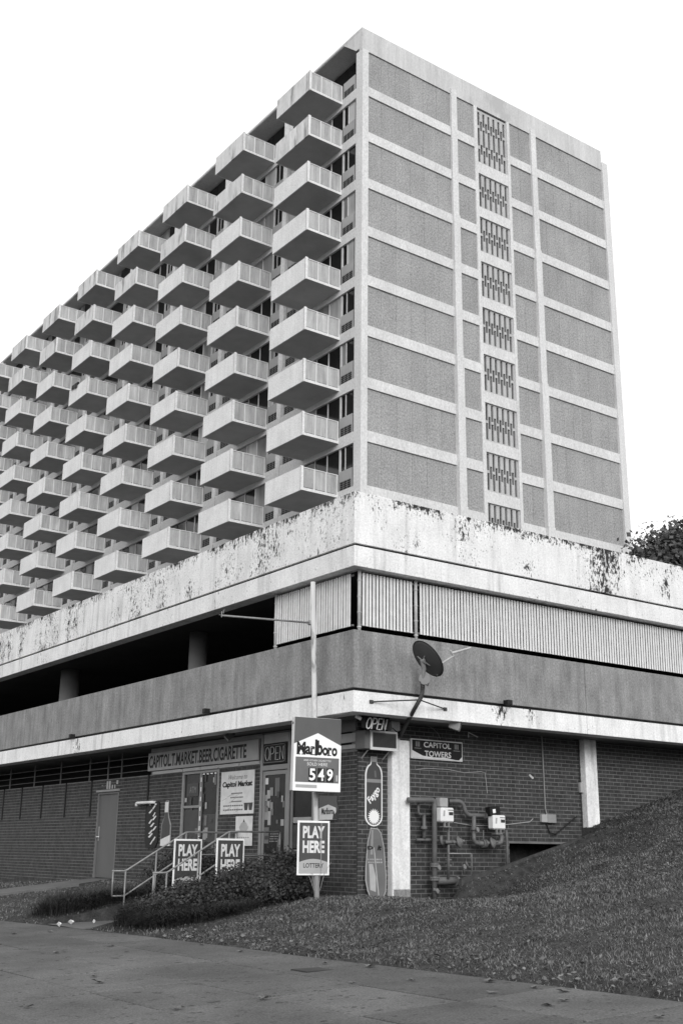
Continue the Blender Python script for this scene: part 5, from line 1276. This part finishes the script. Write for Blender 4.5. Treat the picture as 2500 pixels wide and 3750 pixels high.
for i, P in enumerate(spots):
    if P[0] > edge_x(P[1])-.03: continue
    o = bpy.data.objects.new('fallen_leaf', LM[i % 6]); COL.objects.link(o); o.location = (P[0], P[1], z_side(P[0])+.003); o.rotation_euler = (0, 0, random.random()*6.28); s_ = random.uniform(.8, 1.25); o.scale = (s_,)*3
    o['label'] = 'small dry curled leaf lying on the bare pavement'; o['category'] = 'leaf'; o['group'] = 'fallen leaves on the pavement'
n = 1150
Y = np.concatenate([rng.uniform(-9.5, 1.0, 650), rng.uniform(-9, .5, 500)]); X = np.array([edge_x(y) for y in Y])+np.concatenate([np.abs(rng.normal(0, .35, 650))-.03, rng.uniform(0, 9, 500)])
P = np.array([(x, y, zg(x, y)+.05) for x, y in zip(X, Y)]); t = rng.normal(size=(n, 3)); t[:, 2] *= .3; t /= np.linalg.norm(t, axis=1)[:, None]; b = np.cross(t, np.array([0, 0, 1.])+rng.normal(size=(n, 3))*.4); b /= np.linalg.norm(b, axis=1)[:, None]
s_ = rng.uniform(.012, .038, n)[:, None]
quads('leaf_litter', np.stack([P-t*s_, P-b*s_*.7, P+t*s_, P+b*s_*.7], 1).reshape(-1, 3), M['deadleaf'], label='scatter of dead leaves caught in the lawn edge', category='leaves', kind='stuff')
for i, (px, py, lab) in enumerate(((218, 3392, 'crumpled white paper scrap at the pavement edge by the long grass'), (262, 3384, 'larger white paper scrap beside the long grass clump'), (345, 3382, 'tiny white paper scrap at the end of the stair walk'))):
    P = on(px, py, 'z', -1.27); q = MB(); r = (.045, .06, .025)[i]
    V = [(P[0]+r*math.cos(a)*(1+.3*math.sin(3*a)), P[1]+r*math.sin(a), -1.27+.03+.04*((k*7) % 3)/2) for k, a in enumerate([2*math.pi*j/8 for j in range(8)])]
    q.add(V+[(P[0], P[1], -1.20), (P[0], P[1], -1.28)], [(k, (k+1) % 8, 8) for k in range(8)]+[((k+1) % 8, k, 9) for k in range(8)]); q.build('paper_scrap', M['offwhite'], label=lab, category='litter', group='paper scraps')
q = MB(); P = (-3.35, -3.9); q.box(P[0]-.28, P[0]+.28, P[1]-.16, P[1]+.16, z_side(P[0])-.03, z_side(P[0])+.005)
q.build('cover_plate', M['asphalt'], label='flat dark cover plate let into the pavement', category='cover')
print('balconies', cnt, 'objects', len(COL.objects))
